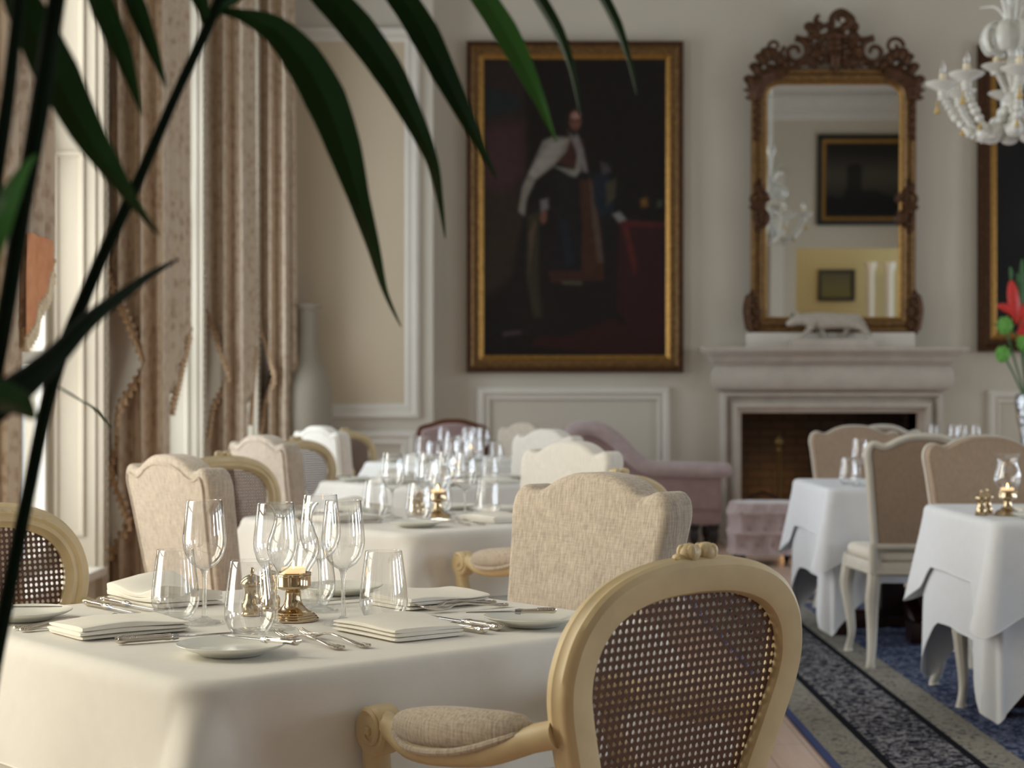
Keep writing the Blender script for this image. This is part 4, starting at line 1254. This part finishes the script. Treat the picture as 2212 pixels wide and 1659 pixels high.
br.inputs['Color1'].default_value = hexc('#33281f'); br.inputs['Color2'].default_value = hexc('#282019'); br.inputs['Mortar'].default_value = hexc('#171310')
mp = n.n('ShaderNodeMapping'); mp.inputs['Rotation'].default_value = (pi / 2, 0, 0); tc = n.n('ShaderNodeTexCoord'); n.l(tc.outputs['Object'], mp.inputs[0]); n.l(mp.outputs[0], br.inputs['Vector'])
n.l(br.outputs[0], n.b.inputs['Base Color']); n.b.inputs['Roughness'].default_value = .9
m = MB(); a, b = FX0 + .0, FX1 - .0; zt = FZ1 + .02; yb = YB + .5
m.box(a - .1, b + .1, yb, yb + .08, 0, zt + .1); m.box(a - .1, a, YB + .02, yb, 0, zt + .1); m.box(b, b + .1, YB + .02, yb, 0, zt + .1); m.box(a - .1, b + .1, YB + .3, yb, zt, zt + .08)
m.build('firebox', n.m, fp, smooth=False)
m = MB(); m.box(JL - .03, JR + .15, YB - .5, YB + .5, 0, .025, .008); m.build('hearth_slab', M['stone'], fp)
gl = bpy.data.lights.new('fire_glow', 'POINT'); gl.energy = 3; gl.color = (1, .55, .22); gl.shadow_soft_size = .12
go = bpy.data.objects.new('fire_glow', gl); go.location = (fx(1700), YB + .2, .42); C.objects.link(go)
fb = thing('fire_basket', 'iron fire basket with glowing logs inside the fireplace', 'fire basket', ((FX0 + FX1) / 2 - .15, YB + .24, .025))
m = MB()
for k in range(9): m.tube([(-.32 + .08 * k, -.14, .06), (-.32 + .08 * k, -.16, .26)], .008, 6)
m.tube([(-.34, -.15, .08), (.34, -.15, .08)], .01, 6); m.tube([(-.34, -.16, .25), (.34, -.16, .25)], .01, 6)
for sx in (-.33, .33):
    m.tube([(sx, -.15, 0), (sx, -.15, .28)], .012, 8); m.tube([(sx, .14, 0), (sx, .14, .2)], .012, 8); m.tube([(sx, -.15, .08), (sx, .14, .08)], .01, 6)
m.build('grate', M['iron'], fb)
nl = NT('charred_log'); nl.l(nl.ramp(nl.noise(14, 4), [(.4, '#120c08'), (.6, '#3a2417')]), nl.b.inputs['Base Color'])
nl.l(nl.ramp(nl.noise(9, 4), [(.50, (0, 0, 0, 1)), (.62, hexc('#ff7a24'))]), nl.b.inputs['Emission Color']); nl.b.inputs['Emission Strength'].default_value = 1.2
for k, (z, y, r) in enumerate(((.14, -.06, .05), (.14, .06, .055), (.23, 0, .05))):
    m = MB(); m.tube([(-.28 + .03 * k, y, z), (-.1, y + .01, z + .01), (.1, y, z), (.27, y + .01, z + .012)], [r, r * 1.06, r * .97, r], 12); m.build('log', nl.m, fb)
an = thing('andiron', 'brass andiron post standing in front of the fire', 'andiron', (fx(1683, 13.35), 13.35, .025))
m = MB(); m.lathe([(.001, .0), (.07, 0), (.07, .02), (.03, .05), (.018, .12), (.024, .16), (.014, .2), (.013, .70), (.022, .72), (.014, .745), (.03, .775), (.03, .80), (.012, .835), (.001, .845)], 18); m.build('post', M['andiron'], an)
m = MB(); m.tube([(0, 0, .06), (0, .3, .06), (0, .3, 0)], .012, 8); m.build('bar', M['iron'], an)
m = MB(); m.lathe([(.001, 0), (.10, 0), (.14, .04), (.155, .12), (.150, .20), (.12, .27), (.06, .31), (.02, .33), (.001, .335)], 28, (0, 0, 0))
m.tube([(-.15, 0, .2), (-.12, 0, .33), (0, 0, .38), (.12, 0, .33), (.15, 0, .2)], .008, 8)
o = m.build('coal_scuttle', M['iron']); o.location = (fx(1647, 13.05), 13.05, .0); o.scale = (1, 1, 1.15); tag(o, 'dark rounded coal scuttle showing above the ottoman', 'scuttle')

# ---------------------------------------------------------------- tall mirror with a carved crest
ymr = YB - .115
def gx(px): return (px - HX) / F * ymr
def gz(py): return EYE + (HY - py) / F * ymr
zb = gz(719)
mc = gx(1797)
MIR = thing('gilt_mirror', 'tall gilt mirror with a carved scroll crest above the fireplace', 'mirror', (mc, ymr, zb))
MIR.rotation_euler = (math.radians(1.45), 0, 0)
mW = gx(1974) - mc; mH = gz(152) - zb
def rloop(w, z0, z1, r, n=8):
    out = [(-w, z0), (w, z0)]
    for k in range(n + 1):
        a = pi / 2 * k / n; out.append((w - r + r * math.cos(a), z1 - r + r * math.sin(a)))
    for k in range(n + 1):
        a = pi / 2 + pi / 2 * k / n; out.append((-w + r + r * math.cos(a), z1 - r + r * math.sin(a)))
    return out
ml = rloop(mW, 0, mH, .24)
UP = Matrix(((1, 0, 0, 0), (0, 0, -1, 0), (0, 1, 0, 0), (0, 0, 0, 1)))
m = MB(); m.sweep(ml, [(0, 0), (0, .04), (.015, .06), (.04, .065), (.05, .045), (.06, .055), (.085, .055), (.10, .035), (.118, .028), (.124, .012), (.124, 0)], UP); m.build('frame', M['gilt'], MIR)
m = MB(); m.sweep(ml, [(.108, .0), (.108, .030), (.116, .036), (.128, .026), (.128, 0)], UP); m.build('frame_slip', M['gilt_bright'], MIR)
n = NT('silvered_glass'); n.b.inputs['Base Color'].default_value = (.80, .82, .80, 1); n.b.inputs['Metallic'].default_value = 1; n.b.inputs['Roughness'].default_value = .015
m = MB(); m.prism(inset(ml, .118), .006, .012, 0, UP); m.build('mirror_glass', n.m, MIR, smooth=False)
m = MB(); m.prism(inset(ml, .01), -.02, .004, 0, UP); m.build('backing', M['mahogany'], MIR, smooth=False)
S = ymr / F                                  # metres per pixel there
def mp_(dx, py, h=-.05): return (dx * S, h, gz(py) - zb)
def scroll(m, pts, r, h=-.05, n=8, taper=True):
    q = spline([mp_(x, y, h) for x, y in pts], 6); L = len(q)
    m.tube(q, [r * S * (1 - .45 * i / (L - 1) if taper else 1) for i in range(L)], n)
def spiral(m, cx, cy, r0, a0, sgn, turns=1.4, rr=5, h=-.055):
    q = []
    for k in range(22):
        f = k / 21; a = a0 + sgn * f * turns * 2 * pi; r = r0 * (1 - .8 * f); q.append(mp_(cx + r * math.cos(a), cy - r * math.sin(a), h))
    m.tube(q, [rr * S * (1 - .4 * k / 21) for k in range(22)], 8)
rnd = random.Random(5)
m = MB()                                     # crest
for s in (-1, 1):
    spiral(m, 84 * s, 118, 30, pi / 2, s, 1.3, 7)
    scroll(m, [(84 * s, 88), (60 * s, 92), (40 * s, 80), (30 * s, 58)], 8)
    scroll(m, [(114 * s, 120), (122 * s, 140), (108 * s, 154), (84 * s, 150), (60 * s, 140), (36 * s, 150)], 8)
    spiral(m, 128 * s, 106, 20, 0, s, 1.2, 5)
    scroll(m, [(30 * s, 100), (44 * s, 112), (42 * s, 132), (24 * s, 142)], 9)
    scroll(m, [(22 * s, 66), (40 * s, 52), (34 * s, 38)], 8)
    for k in range(7):
        a = k / 6; x = (100 + 72 * a) * s; y = 140 - 32 * math.sin(a * pi) + 36 * a * a
        scroll(m, [(x, y + 16), (x + 10 * s, y), (x + 20 * s, y + 4)], 13)
    for k in range(26):
        m.ball(mp_((10 + rnd.random() * 48) * s, 62 + rnd.random() * 80, -.05 - rnd.random() * .02), (.02 + rnd.random() * .03, .03, .022 + rnd.random() * .03), 8, 6)
spiral(m, 14, 50, 17, -pi / 2, 1, .9, 6); scroll(m, [(-6, 72), (-4, 44), (14, 32), (32, 44), (28, 64)], 8, taper=False)
for k in range(6): m.ball(mp_(-4 + 2 * k * .5, 84 + 12 * k, -.07), (.07 - .004 * k, .04, .05), 10, 8)
m.build('carved_crest', M['gilt_dark'], MIR)
m = MB(); m.lathe([(.001, -.085), (.012, -.05), (.034, 0), (.05, .05), (.045, .09), (.02, .12), (.001, .125)], 14, mp_(0, 146, -.08)); m.build('crest_pendant', M['gilt_dark'], MIR)
for s in (-1, 1):
    m = MB()
    for k in range(16):
        u = k / 15; ang = pi / 2 * u
        x = (mW - .24 + .25 * math.sin(ang)) * s; z = mH - .24 + .25 * math.cos(ang)
        L = .07 * (.6 + .4 * math.sin(k * 2.1))
        d = Vector((math.sin(ang) * s, 0, math.cos(ang)))
        p = Vector((x, -.06, z)); m.tube([p - d * .1, p - d * .03 + Vector((0, -.03, 0)), p + d * L * .3, p + d * L], [.012, .026, .022, .006], 8)
    for k in range(9): m.ball((s * (mW - .03 - .02 * (k % 2)), -.06, mH - .28 - .035 * k), (.026, .022, .03), 8, 6)
    m.build('corner_acanthus', M['gilt_dark'], MIR)
    m = MB()                                 # carving half-way down each side
    for k in range(12):
        py = 396 + k * 9; w = 16 * math.sin(pi * (k + .5) / 12) + 4
        m.ball(mp_(s * (158 + 10 * math.sin(k * 1.3)), py, -.06), (w * S * .75, .03, .03), 10, 7)
    spiral(m, s * 166, 430, 22, pi / 2, s, 1.2, 6); spiral(m, s * 158, 470, 20, -pi / 2, -s, 1.3, 6)
    scroll(m, [(s * 150, 440), (s * 170, 470), (s * 158, 505)], 8)
    m.build('side_carving', M['gilt_dark'], MIR)
    m = MB()                                 # foot carving
    spiral(m, s * 178, 640, 10, pi / 2, s, 1.1, 5)
    scroll(m, [(s * 180, 640), (s * 186, 670), (s * 180, 712)], 9, taper=False)
    for k in range(8): m.ball(mp_(s * (168 + 8 * math.sin(k * 2)), 652 + 9 * k, -.06), (.03, .026, .03), 8, 6)
    m.build('foot_carving', M['gilt_dark'], MIR)
m = MB(); m.box(gx(1614), gx(1971), YB - .20, YB - .03, fz(750), zb, .006)
tag(m.build('mirror_plinth', M['trim']), 'low white painted block between the mirror and the mantel shelf', 'plinth')

# ---------------------------------------------------------------- prowling cat statue
yc = YB - .262
def cx(px): return (px - HX) / F * yc
def cz(py): return EYE + (HY - py) / F * yc
ct = thing('cat_statue', 'white crackled big cat statue prowling on the mantel shelf', 'statue', (cx(1797), yc, fz(750)))
ox, oz = cx(1797), fz(750)
def cp(px, py, dy=0): return (cx(px) - ox, dy, cz(py) - oz)
m = MB(); m.box(cx(1709) - ox, cx(1889) - ox, -.05, .05, 0, cz(732) - oz, .004); m.build('plinth', M['stone'], ct)
joints = {  # name: (point, radius in px)
    'pel': (cp(1836, 690), 19), 'mid': (cp(1800, 693), 19), 'che': (cp(1768, 692), 20), 'sho': (cp(1750, 690), 17), 'nek': (cp(1734, 690), 14), 'hea': (cp(1718, 692), 14), 'muz': (cp(1704, 699), 8), 'nos': (cp(1698, 701), 5),
    'tai': (cp(1853, 686), 8), 'ta2': (cp(1866, 700), 5), 'ta3': (cp(1874, 716), 4), 'ta4': (cp(1884, 724), 3.4),
}
legs = [  # front pair and hind pair
    ('sho', [(cp(1752, 704, -.035), 9), (cp(1742, 717, -.038), 6), (cp(1728, 729, -.038), 5), (cp(1719, 731.0, -.038), 5)]),
    ('che', [(cp(1766, 706, .035), 9), (cp(1778, 716, .038), 6), (cp(1783, 727, .038), 5), (cp(1775, 731, .038), 5)]),
    ('pel', [(cp(1836, 704, .036), 10), (cp(1830, 716, .038), 6.5), (cp(1822, 727, .038), 5), (cp(1812, 731, .038), 5)]),
    ('pel', [(cp(1850, 702, -.036), 11), (cp(1862, 712, -.038), 7), (cp(1872, 722, -.038), 5), (cp(1862, 731, -.038), 5)]),
]
vs = []; es = []; rs = []; idx = {}
for k, (p, r) in joints.items(): idx[k] = len(vs); vs.append(p); rs.append(r)
for a, b in (('pel', 'mid'), ('mid', 'che'), ('che', 'sho'), ('sho', 'nek'), ('nek', 'hea'), ('hea', 'muz'), ('muz', 'nos'), ('pel', 'tai'), ('tai', 'ta2'), ('ta2', 'ta3'), ('ta3', 'ta4')): es.append((idx[a], idx[b]))
for root_, chain in legs:
    prev = idx[root_]
    for p, r in chain: vs.append(p); rs.append(r); es.append((prev, len(vs) - 1)); prev = len(vs) - 1
me = bpy.data.meshes.new('body'); me.from_pydata(vs, es, []); bo = bpy.data.objects.new('body', me); C.objects.link(bo); bo.parent = ct
sm = bo.modifiers.new('skin', 'SKIN'); sm.use_smooth_shade = True
kk = yc / F
for i, sv in enumerate(me.skin_vertices[0].data): sv.radius = (rs[i] * kk, rs[i] * kk * .95); sv.use_root = (i == 0)
ss = bo.modifiers.new('sub', 'SUBSURF'); ss.levels = 2; ss.render_levels = 2
n = NT('crackled_white_ceramic'); vo = n.n('ShaderNodeTexVoronoi'); vo.feature = 'DISTANCE_TO_EDGE'; vo.inputs['Scale'].default_value = 34; n.l(n.coord(), vo.inputs['Vector'])
n.l(n.ramp(vo.outputs['Distance'], [(.0, '#9d9286'), (.05, '#b3aa9c'), (.2, '#bdb4a6')]), n.b.inputs['Base Color']); n.b.inputs['Roughness'].default_value = .35
me.materials.append(n.m)
m = MB()
for dy in (-.022, .022): m.ball(cp(1723, 679, dy), (.016, .010, .018), 8, 6)
m.build('ear', n.m, ct)

# ---------------------------------------------------------------- tall white floor vase
yv = 13.175
vx = (661 - HX) / F * yv
def vz(py): return EYE + (HY - py) / F * yv
k = yv / F
m = MB(); m.box(vx - .13, vx + .13, yv - .12, yv + .13, 0, .40, .01); m.box(vx - .14, vx + .14, yv - .13, yv + .14, .40, .45, .01)
tag(m.build('vase_stand', M['trim']), 'low white stand under the tall vase, hidden behind the chairs', 'stand')
tv = thing('floor_vase', 'tall matt white bottle vase with a flat lip, in the far left corner', 'vase', (vx, yv, .45))
pf = [(.001, 0), (.125, 0), (.135, .03), (.195, vz(960) - .45), (.208, vz(900) - .45), (.205, vz(850) - .45), (.195, vz(830) - .45), (.155, vz(806) - .45), (.112, vz(786) - .45), (.092, vz(765) - .45), (.084, vz(720) - .45), (.086, vz(682) - .45), (.092, vz(672) - .45), (.125, vz(664) - .45), (.130, vz(659) - .45), (.122, vz(658) - .45), (.08, vz(668) - .45), (.07, vz(720) - .45), (.001, vz(722) - .45)]
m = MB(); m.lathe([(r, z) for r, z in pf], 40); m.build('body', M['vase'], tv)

# ---------------------------------------------------------------- chandelier
yh = 9.2; hx = (2186 - HX) / F * yh
CH = thing('chandelier', 'white blown glass chandelier with curling arms, at the upper right', 'chandelier', (hx, yh, 0))
k = yh / F
def hz(py): return EYE + (HY - py) / F * yh
m = MB(); m.lathe([(.001, hz(262)), (.02, hz(258)), (.045, hz(245)), (.06, hz(228)), (.05, hz(212)), (.028, hz(200)), (.03, hz(185)), (.05, hz(165)), (.055, hz(150)), (.04, hz(135)), (.022, hz(122)), (.03, hz(108)), (.05, hz(98)), (.07, hz(82)), (.09, hz(66)), (.085, hz(56)), (.04, hz(50)), (.02, hz(40)), (.02, hz(-60)), (.05, hz(-90)), (.02, hz(-120)), (.012, ZC - .05), (.06, ZC - .04), (.07, ZC), (.001, ZC)], 24)
m.build('stem', M['murano'], CH)
for q in range(8):
    az = 2 * pi * q / 8 + 2.95
    u = Vector((math.cos(az), math.sin(az), 0)); up = Vector((0, 0, 1))
    def pt_(r, py): return u * (r * k) + up * hz(py)
    low = 10 if q % 2 else 0
    path = spline([pt_(14, 222), pt_(30, 258), pt_(52, 286), pt_(80, 290), pt_(108, 262), pt_(128, 236), pt_(140, 212), pt_(143, 196)], 7)
    m = MB(); m.tube(path, [.021 + .006 * math.sin(i * 1.9) for i in range(len(path))], 10)
    m.ball(pt_(56, 287), (.056, .056, .046), 14, 10); m.ball(pt_(36, 264), .030, 12, 8); m.ball(pt_(88, 284), .030, 12, 8); m.ball(pt_(118, 250), .028, 10, 8)
    a_ = m.build('arm', M['murano'], CH)
    c0 = pt_(145, 192)
    m = MB(); m.lathe([(.001, -.05), (.025, -.05), (.03, -.04), (.022, -.03), (.03, -.015), (.026, 0), (.05, .012), (.085, .03), (.098, .042), (.096, .048), (.07, .036), (.03, .03), (.001, .028)], 22, c0)
    m.build('drip_dish', M['murano'], a_)
    m = MB(); m.lathe([(.001, .028), (.020, .028), (.019, .095), (.001, .095)], 14, c0); m.build('candle_tube', M['wax'], a_)
    m = MB(); m.lathe([(.012, .095), (.020, .108), (.021, .122), (.014, .145), (.005, .165), (.001, .172)], 14, c0); m.build('bulb', M['bulb'], a_)
    m = MB(); m.lathe([(.001, 0), (.007, -.02), (.004, -.03), (.020, -.075), (.001, -.078)], 10, c0 + u * .03 + up * -.05); m.build('glass_drop', M['murano_amber'], a_)
    m = MB(); m.lathe([(.001, 0), (.006, -.02), (.016, -.05), (.001, -.053)], 10, pt_(104, 270)); m.build('glass_drop', M['murano_amber'], a_)
    az2 = az + .39; u2 = Vector((math.cos(az2), math.sin(az2), 0))
    def p2(r, py): return u2 * (r * k) + up * hz(py)
    m = MB(); lf = spline([p2(14, 66), p2(38, 52), p2(58, 64), p2(64, 88), p2(54, 110), p2(44, 112), p2(40, 98)], 6); m.tube(lf, [.012 + .022 * math.sin(pi * i / (len(lf) - 1)) for i in range(len(lf))], 8, True, .4)
    m.build('curled_leaf', M['murano'], CH)
    m = MB(); lf = spline([p2(8, 54), p2(18, 30), p2(38, 10), p2(70, 8)] if q % 2 else [p2(8, 54), p2(16, 20), p2(30, -20), p2(54, -36)], 6); m.tube(lf, [.014 * (1 - .7 * i / (len(lf) - 1)) for i in range(len(lf))], 8); m.build('plume', M['murano'], CH)
    if q % 2 == 0:
        m = MB(); m.tube(spline([p2(12, 200), p2(28, 168), p2(36, 152), p2(30, 140)], 5), .018, 8)
        cu_ = p2(36, 152); m.lathe([(.001, -.03), (.03, -.03), (.035, -.01), (.07, .01), (.085, .022), (.08, .028), (.03, .016), (.001, .014)], 18, cu_); b2 = m.build('upper_arm', M['murano'], CH)
        m = MB(); m.lathe([(.001, .014), (.018, .014), (.017, .07), (.001, .07)], 12, cu_); m.build('candle_tube', M['wax'], b2)

# ---------------------------------------------------------------- flowers in a silver vase
FL = thing('flower_arrangement', 'red heliconia and green flowers in a hammered silver vase at the right edge', 'flowers', ((2222 - HX) / F * 12.05, 12.05, TOP))
ox, oz = FL.location.x, TOP
kf = 12.05 / F
def fp_(px, py, dy=0): return ((px - HX) * kf - ox, dy, EYE + (HY - py) * kf - oz)
hv = fp_(2222, 850)[2]
n = NT('hammered_silver'); n.b.inputs['Metallic'].default_value = 1; n.b.inputs['Roughness'].default_value = .22; n.b.inputs['Base Color'].default_value = hexc('#c9ccce')
vo = n.n('ShaderNodeTexVoronoi'); vo.inputs['Scale'].default_value = 60; n.l(n.coord(), vo.inputs['Vector']); n.bump(vo.outputs['Distance'], .6, .006)
m = MB(); m.lathe([(.001, 0), (.06, 0), (.065, .01), (.05, .05), (.06, .15), (.085, hv * .62), (.098, hv * .88), (.092, hv * .97), (.08, hv), (.075, hv), (.085, hv * .95), (.001, hv * .9)], 30); m.build('vase', n.m, FL)
red = flat('heliconia_red', '#d23a34', .4, var=.12, vs=20); grn = flat('flower_green', '#6fae4e', .6, var=.15, vs=40, bump=.6, bs=60); stm = flat('flower_stem', '#3f6a3c', .5, var=.2, vs=10)
def stalk(px, py, dy=0, r=.008):
    m = MB(); a = Vector((0, 0, hv - .1)); b = Vector(fp_(px, py, dy)); mid = (a + b) / 2 + Vector((.02 * (b.x > 0) - .02, 0, .06)); m.tube(spline([a, mid, b], 8), r, 8); return m
for px, py, r in ((2171, 703, .048), (2166, 765, .045), (2214, 740, .05)):
    s_ = stalk(px, py).build('flower_stem', stm, FL)
    m = MB(); c0 = fp_(px, py); m.ball(c0, (r, r, r * 1.2), 14, 10)
    for q in range(26):
        a = q * 2.4; z = 1 - 2 * (q + .5) / 26; rr = math.sqrt(1 - z * z)
        m.ball((c0[0] + r * rr * math.cos(a), c0[1] + r * rr * math.sin(a), c0[2] + r * 1.2 * z), r * .3, 6, 4)
    m.build('green_bloom', grn, s_)
def bract(pts, r, name='red_bract', mat=red, par=FL):
    q = spline([fp_(*p) for p in pts], 6); L = len(q)
    m = MB(); m.tube(q, [r * (math.sin(pi * (.04 + .92 * i / (L - 1))) ** .8) + .001 for i in range(L)], 10, True, .7, (0, 1, 0)); return m.build(name, mat, par)
stalk(2200, 590, .02, .012).build('flower_stem', stm, FL)
bract([(2196, 700), (2190, 650), (2184, 606)], .045)
bract([(2204, 690), (2180, 668), (2154, 660)], .032)
bract([(2196, 690), (2212, 672), (2240, 640)], .05)
bract([(2202, 716), (2222, 690), (2250, 668)], .045)
bract([(2196, 715), (2220, 722), (2262, 716)], .035)
bract([(2184, 606), (2184, 590), (2182, 576)], .012, 'green_tip', stm)
for pts, r in (([(2206, 720), (2206, 640), (2208, 560)], .026), ([(2224, 720), (2226, 640), (2226, 545)], .03), ([(2244, 720), (2254, 650), (2262, 580)], .03)): bract(pts, r, 'leaf_blade', stm)
for pts in ([(2222, 740), (2170, 706), (2140, 700)], [(2222, 745), (2262, 700), (2290, 680)]): bract(pts, .006, 'flower_stem', stm)

# ---------------------------------------------------------------- palm in the foreground
PALM = thing('palm', 'dark green potted palm with arching fronds in the left foreground', 'palm', (-.72, 1.36, 0))
po_ = Vector(PALM.location)
def pp(px, py, d): return D(px, py, d) - po_
m = MB(); m.lathe([(.001, 0), (.15, 0), (.16, .02), (.20, .34), (.21, .36), (.19, .36), (.18, .32), (.001, .31)], 28); m.build('pot', flat('terracotta_pot', '#7a4a34', .8), PALM)
def stemtube(pts, name='frond_stem', mat='stem', parent=PALM):
    q = spline([pp(a, b, d) for a, b, d, r in pts], 8); N = len(pts)
    tab = [(i / (N - 1), pts[i][3] * pts[i][2] / F) for i in range(N)]
    m = MB(); m.tube(q, [lerp(tab, i / (len(q) - 1)) for i in range(len(q))], 10); return m.build(name, M[mat], parent)
def blade(pts, mat='leaf', tilt=0., parent=PALM):
    """a leaflet: folded along its midrib; points are pixel x, y, distance, half width in pixels"""
    q = spline([pp(a, b, d) for a, b, d, r in pts], 7); N = len(pts)
    tab = [(i / (N - 1), pts[i][3] * pts[i][2] / F) for i in range(N)]
    rows = []; L = len(q)
    for i, p in enumerate(q):
        t = (q[min(i + 1, L - 1)] - q[max(i - 1, 0)]).normalized()
        view = Vector((math.sin(tilt), math.cos(tilt), .15)).normalized()
        a = t.cross(view).normalized(); b = a.cross(t).normalized()
        w = max(.0004, lerp(tab, i / (L - 1)))
        top = [p + a * (w * s_) + b * (abs(s_) * w * .32) for s_ in (-1, -.66, -.33, 0, .33, .66, 1)]
        bot = [v - b * .0008 for v in top[::-1]]
        rows.append(top + bot)
    m = MB(); m.grid(rows, True); b0 = len(m.v)
    m.f.append(list(range(14))); m.mi.append(0); m.f.append(list(range(b0 - 14, b0))); m.mi.append(0)
    return m.build('leaflet', M[mat], parent)
f1 = stemtube([(-800, 2990, 1.36, 24), (-420, 2720, 1.39, 23), (-120, 2250, 1.40, 22), (-40, 1600, 1.40, 20), (14, 1300, 1.40, 17), (62, 1060, 1.40, 15), (118, 810, 1.40, 16), (205, 590, 1.40, 15), (292, 405, 1.42, 13), (382, 200, 1.45, 11), (448, 60, 1.48, 12), (500, -60, 1.5, 10), (570, -120, 1.53, 9), (700, -155, 1.56, 8), (900, -165, 1.60, 7), (1100, -145, 1.63, 6), (1290, -110, 1.66, 4)])
f2 = stemtube([(-800, 2990, 1.34, 28), (-420, 2700, 1.25, 27), (-240, 2300, 1.2, 26), (-130, 1500, 1.2, 24), (-40, 950, 1.2, 22), (8, 700, 1.2, 20), (52, 430, 1.2, 20), (88, 220, 1.2, 22), (112, 60, 1.22, 20), (136, -60, 1.22, 18), (175, -160, 1.25, 13), (240, -230, 1.32, 11), (340, -260, 1.40, 9), (460, -240, 1.48, 6)])
f3 = stemtube([(-780, 2980, 1.34, 26), (-560, 2000, 1.2, 26), (-330, 1250, 1.14, 28), (-170, 1000, 1.12, 30), (-20, 880, 1.14, 40), (50, 830, 1.16, 34), (120, 770, 1.2, 26), (190, 695, 1.25, 20), (260, 640, 1.32, 14), (330, 590, 1.42, 8), (385, 560, 1.5, 2)], 'leaf_stalk')
f4 = stemtube([(-790, 2985, 1.34, 20), (-560, 2000, 1.22, 18), (-260, 1150, 1.16, 16), (-120, 700, 1.15, 16), (-30, 480, 1.15, 16), (10, 260, 1.15, 17), (34, 60, 1.16, 14), (44, -60, 1.16, 12)])
# leaflets hanging from the arching fronds
blade([(40, -130, 1.2, 6), (20, -60, 1.24, 30), (62, 40, 1.25, 44), (120, 160, 1.27, 50), (185, 285, 1.3, 38), (245, 375, 1.33, 24), (290, 440, 1.36, 12), (345, 510, 1.4, 1)], 'leaf')
blade([(170, -150, 1.33, 6), (190, -60, 1.4, 22), (222, 20, 1.4, 27), (258, 100, 1.4, 23), (284, 175, 1.41, 13), (306, 250, 1.42, 1)], 'leaf')
blade([(250, -220, 1.36, 5), (268, -60, 1.42, 18), (296, 20, 1.42, 22), (325, 95, 1.42, 15), (345, 150, 1.43, 8), (360, 192, 1.43, 1)], 'leaf')
blade([(470, 22, 1.49, 5), (520, 32, 1.49, 13), (590, 62, 1.5, 30), (650, 125, 1.51, 42), (702, 215, 1.52, 46), (742, 320, 1.54, 38), (775, 430, 1.56, 24), (805, 530, 1.6, 15), (832, 630, 1.66, 6), (866, 705, 1.75, 1)], 'leaf')
blade([(575, -125, 1.53, 6), (640, -70, 1.55, 24), (705, -10, 1.55, 34), (770, 60, 1.55, 38), (835, 150, 1.56, 34), (890, 250, 1.57, 24), (932, 345, 1.6, 14), (950, 430, 1.65, 7), (962, 515, 1.7, 1)], 'leaf')
blade([(725, -155, 1.57, 5), (800, -70, 1.6, 20), (862, -10, 1.6, 30), (915, 70, 1.6, 33), (960, 160, 1.6, 27), (1005, 250, 1.61, 18), (1042, 325, 1.63, 9), (1072, 385, 1.66, 1)], 'leaf')
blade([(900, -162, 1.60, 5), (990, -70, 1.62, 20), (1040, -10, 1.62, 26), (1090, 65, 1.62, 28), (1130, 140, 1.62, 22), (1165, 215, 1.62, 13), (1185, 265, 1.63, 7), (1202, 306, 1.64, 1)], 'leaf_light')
blade([(1050, -150, 1.62, 5), (1120, -70, 1.62, 16), (1165, 0, 1.62, 18), (1202, 65, 1.62, 17), (1228, 130, 1.62, 12), (1242, 185, 1.63, 7), (1254, 250, 1.64, 1)], 'leaf', .9)
blade([(1210, -125, 1.65, 4), (1262, -70, 1.65, 10), (1302, -5, 1.65, 15), (1332, 55, 1.65, 14), (1352, 110, 1.65, 9), (1366, 160, 1.66, 5), (1376, 205, 1.66, 1)], 'leaf', .9)
blade([(350, -258, 1.41, 5), (400, -60, 1.47, 20), (432, 0, 1.47, 18), (444, 50, 1.48, 8), (448, 90, 1.48, 1)], 'leaf')
blade([(560, -110, 1.52, 6), (540, -70, 1.5, 26), (512, -20, 1.5, 20), (478, 15, 1.49, 10), (452, 60, 1.48, 2)], 'leaf')
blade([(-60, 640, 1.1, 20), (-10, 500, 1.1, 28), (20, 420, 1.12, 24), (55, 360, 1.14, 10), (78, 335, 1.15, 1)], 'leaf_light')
blade([(112, 826, 1.41, 3), (128, 838, 1.55, 4), (165, 860, 1.75, 9), (205, 885, 1.9, 7), (240, 922, 2.0, 1)], 'leaf')
blade([(-60, 830, 1.08, 20), (0, 862, 1.1, 42), (40, 880, 1.12, 36), (75, 905, 1.14, 4)], 'leaf')
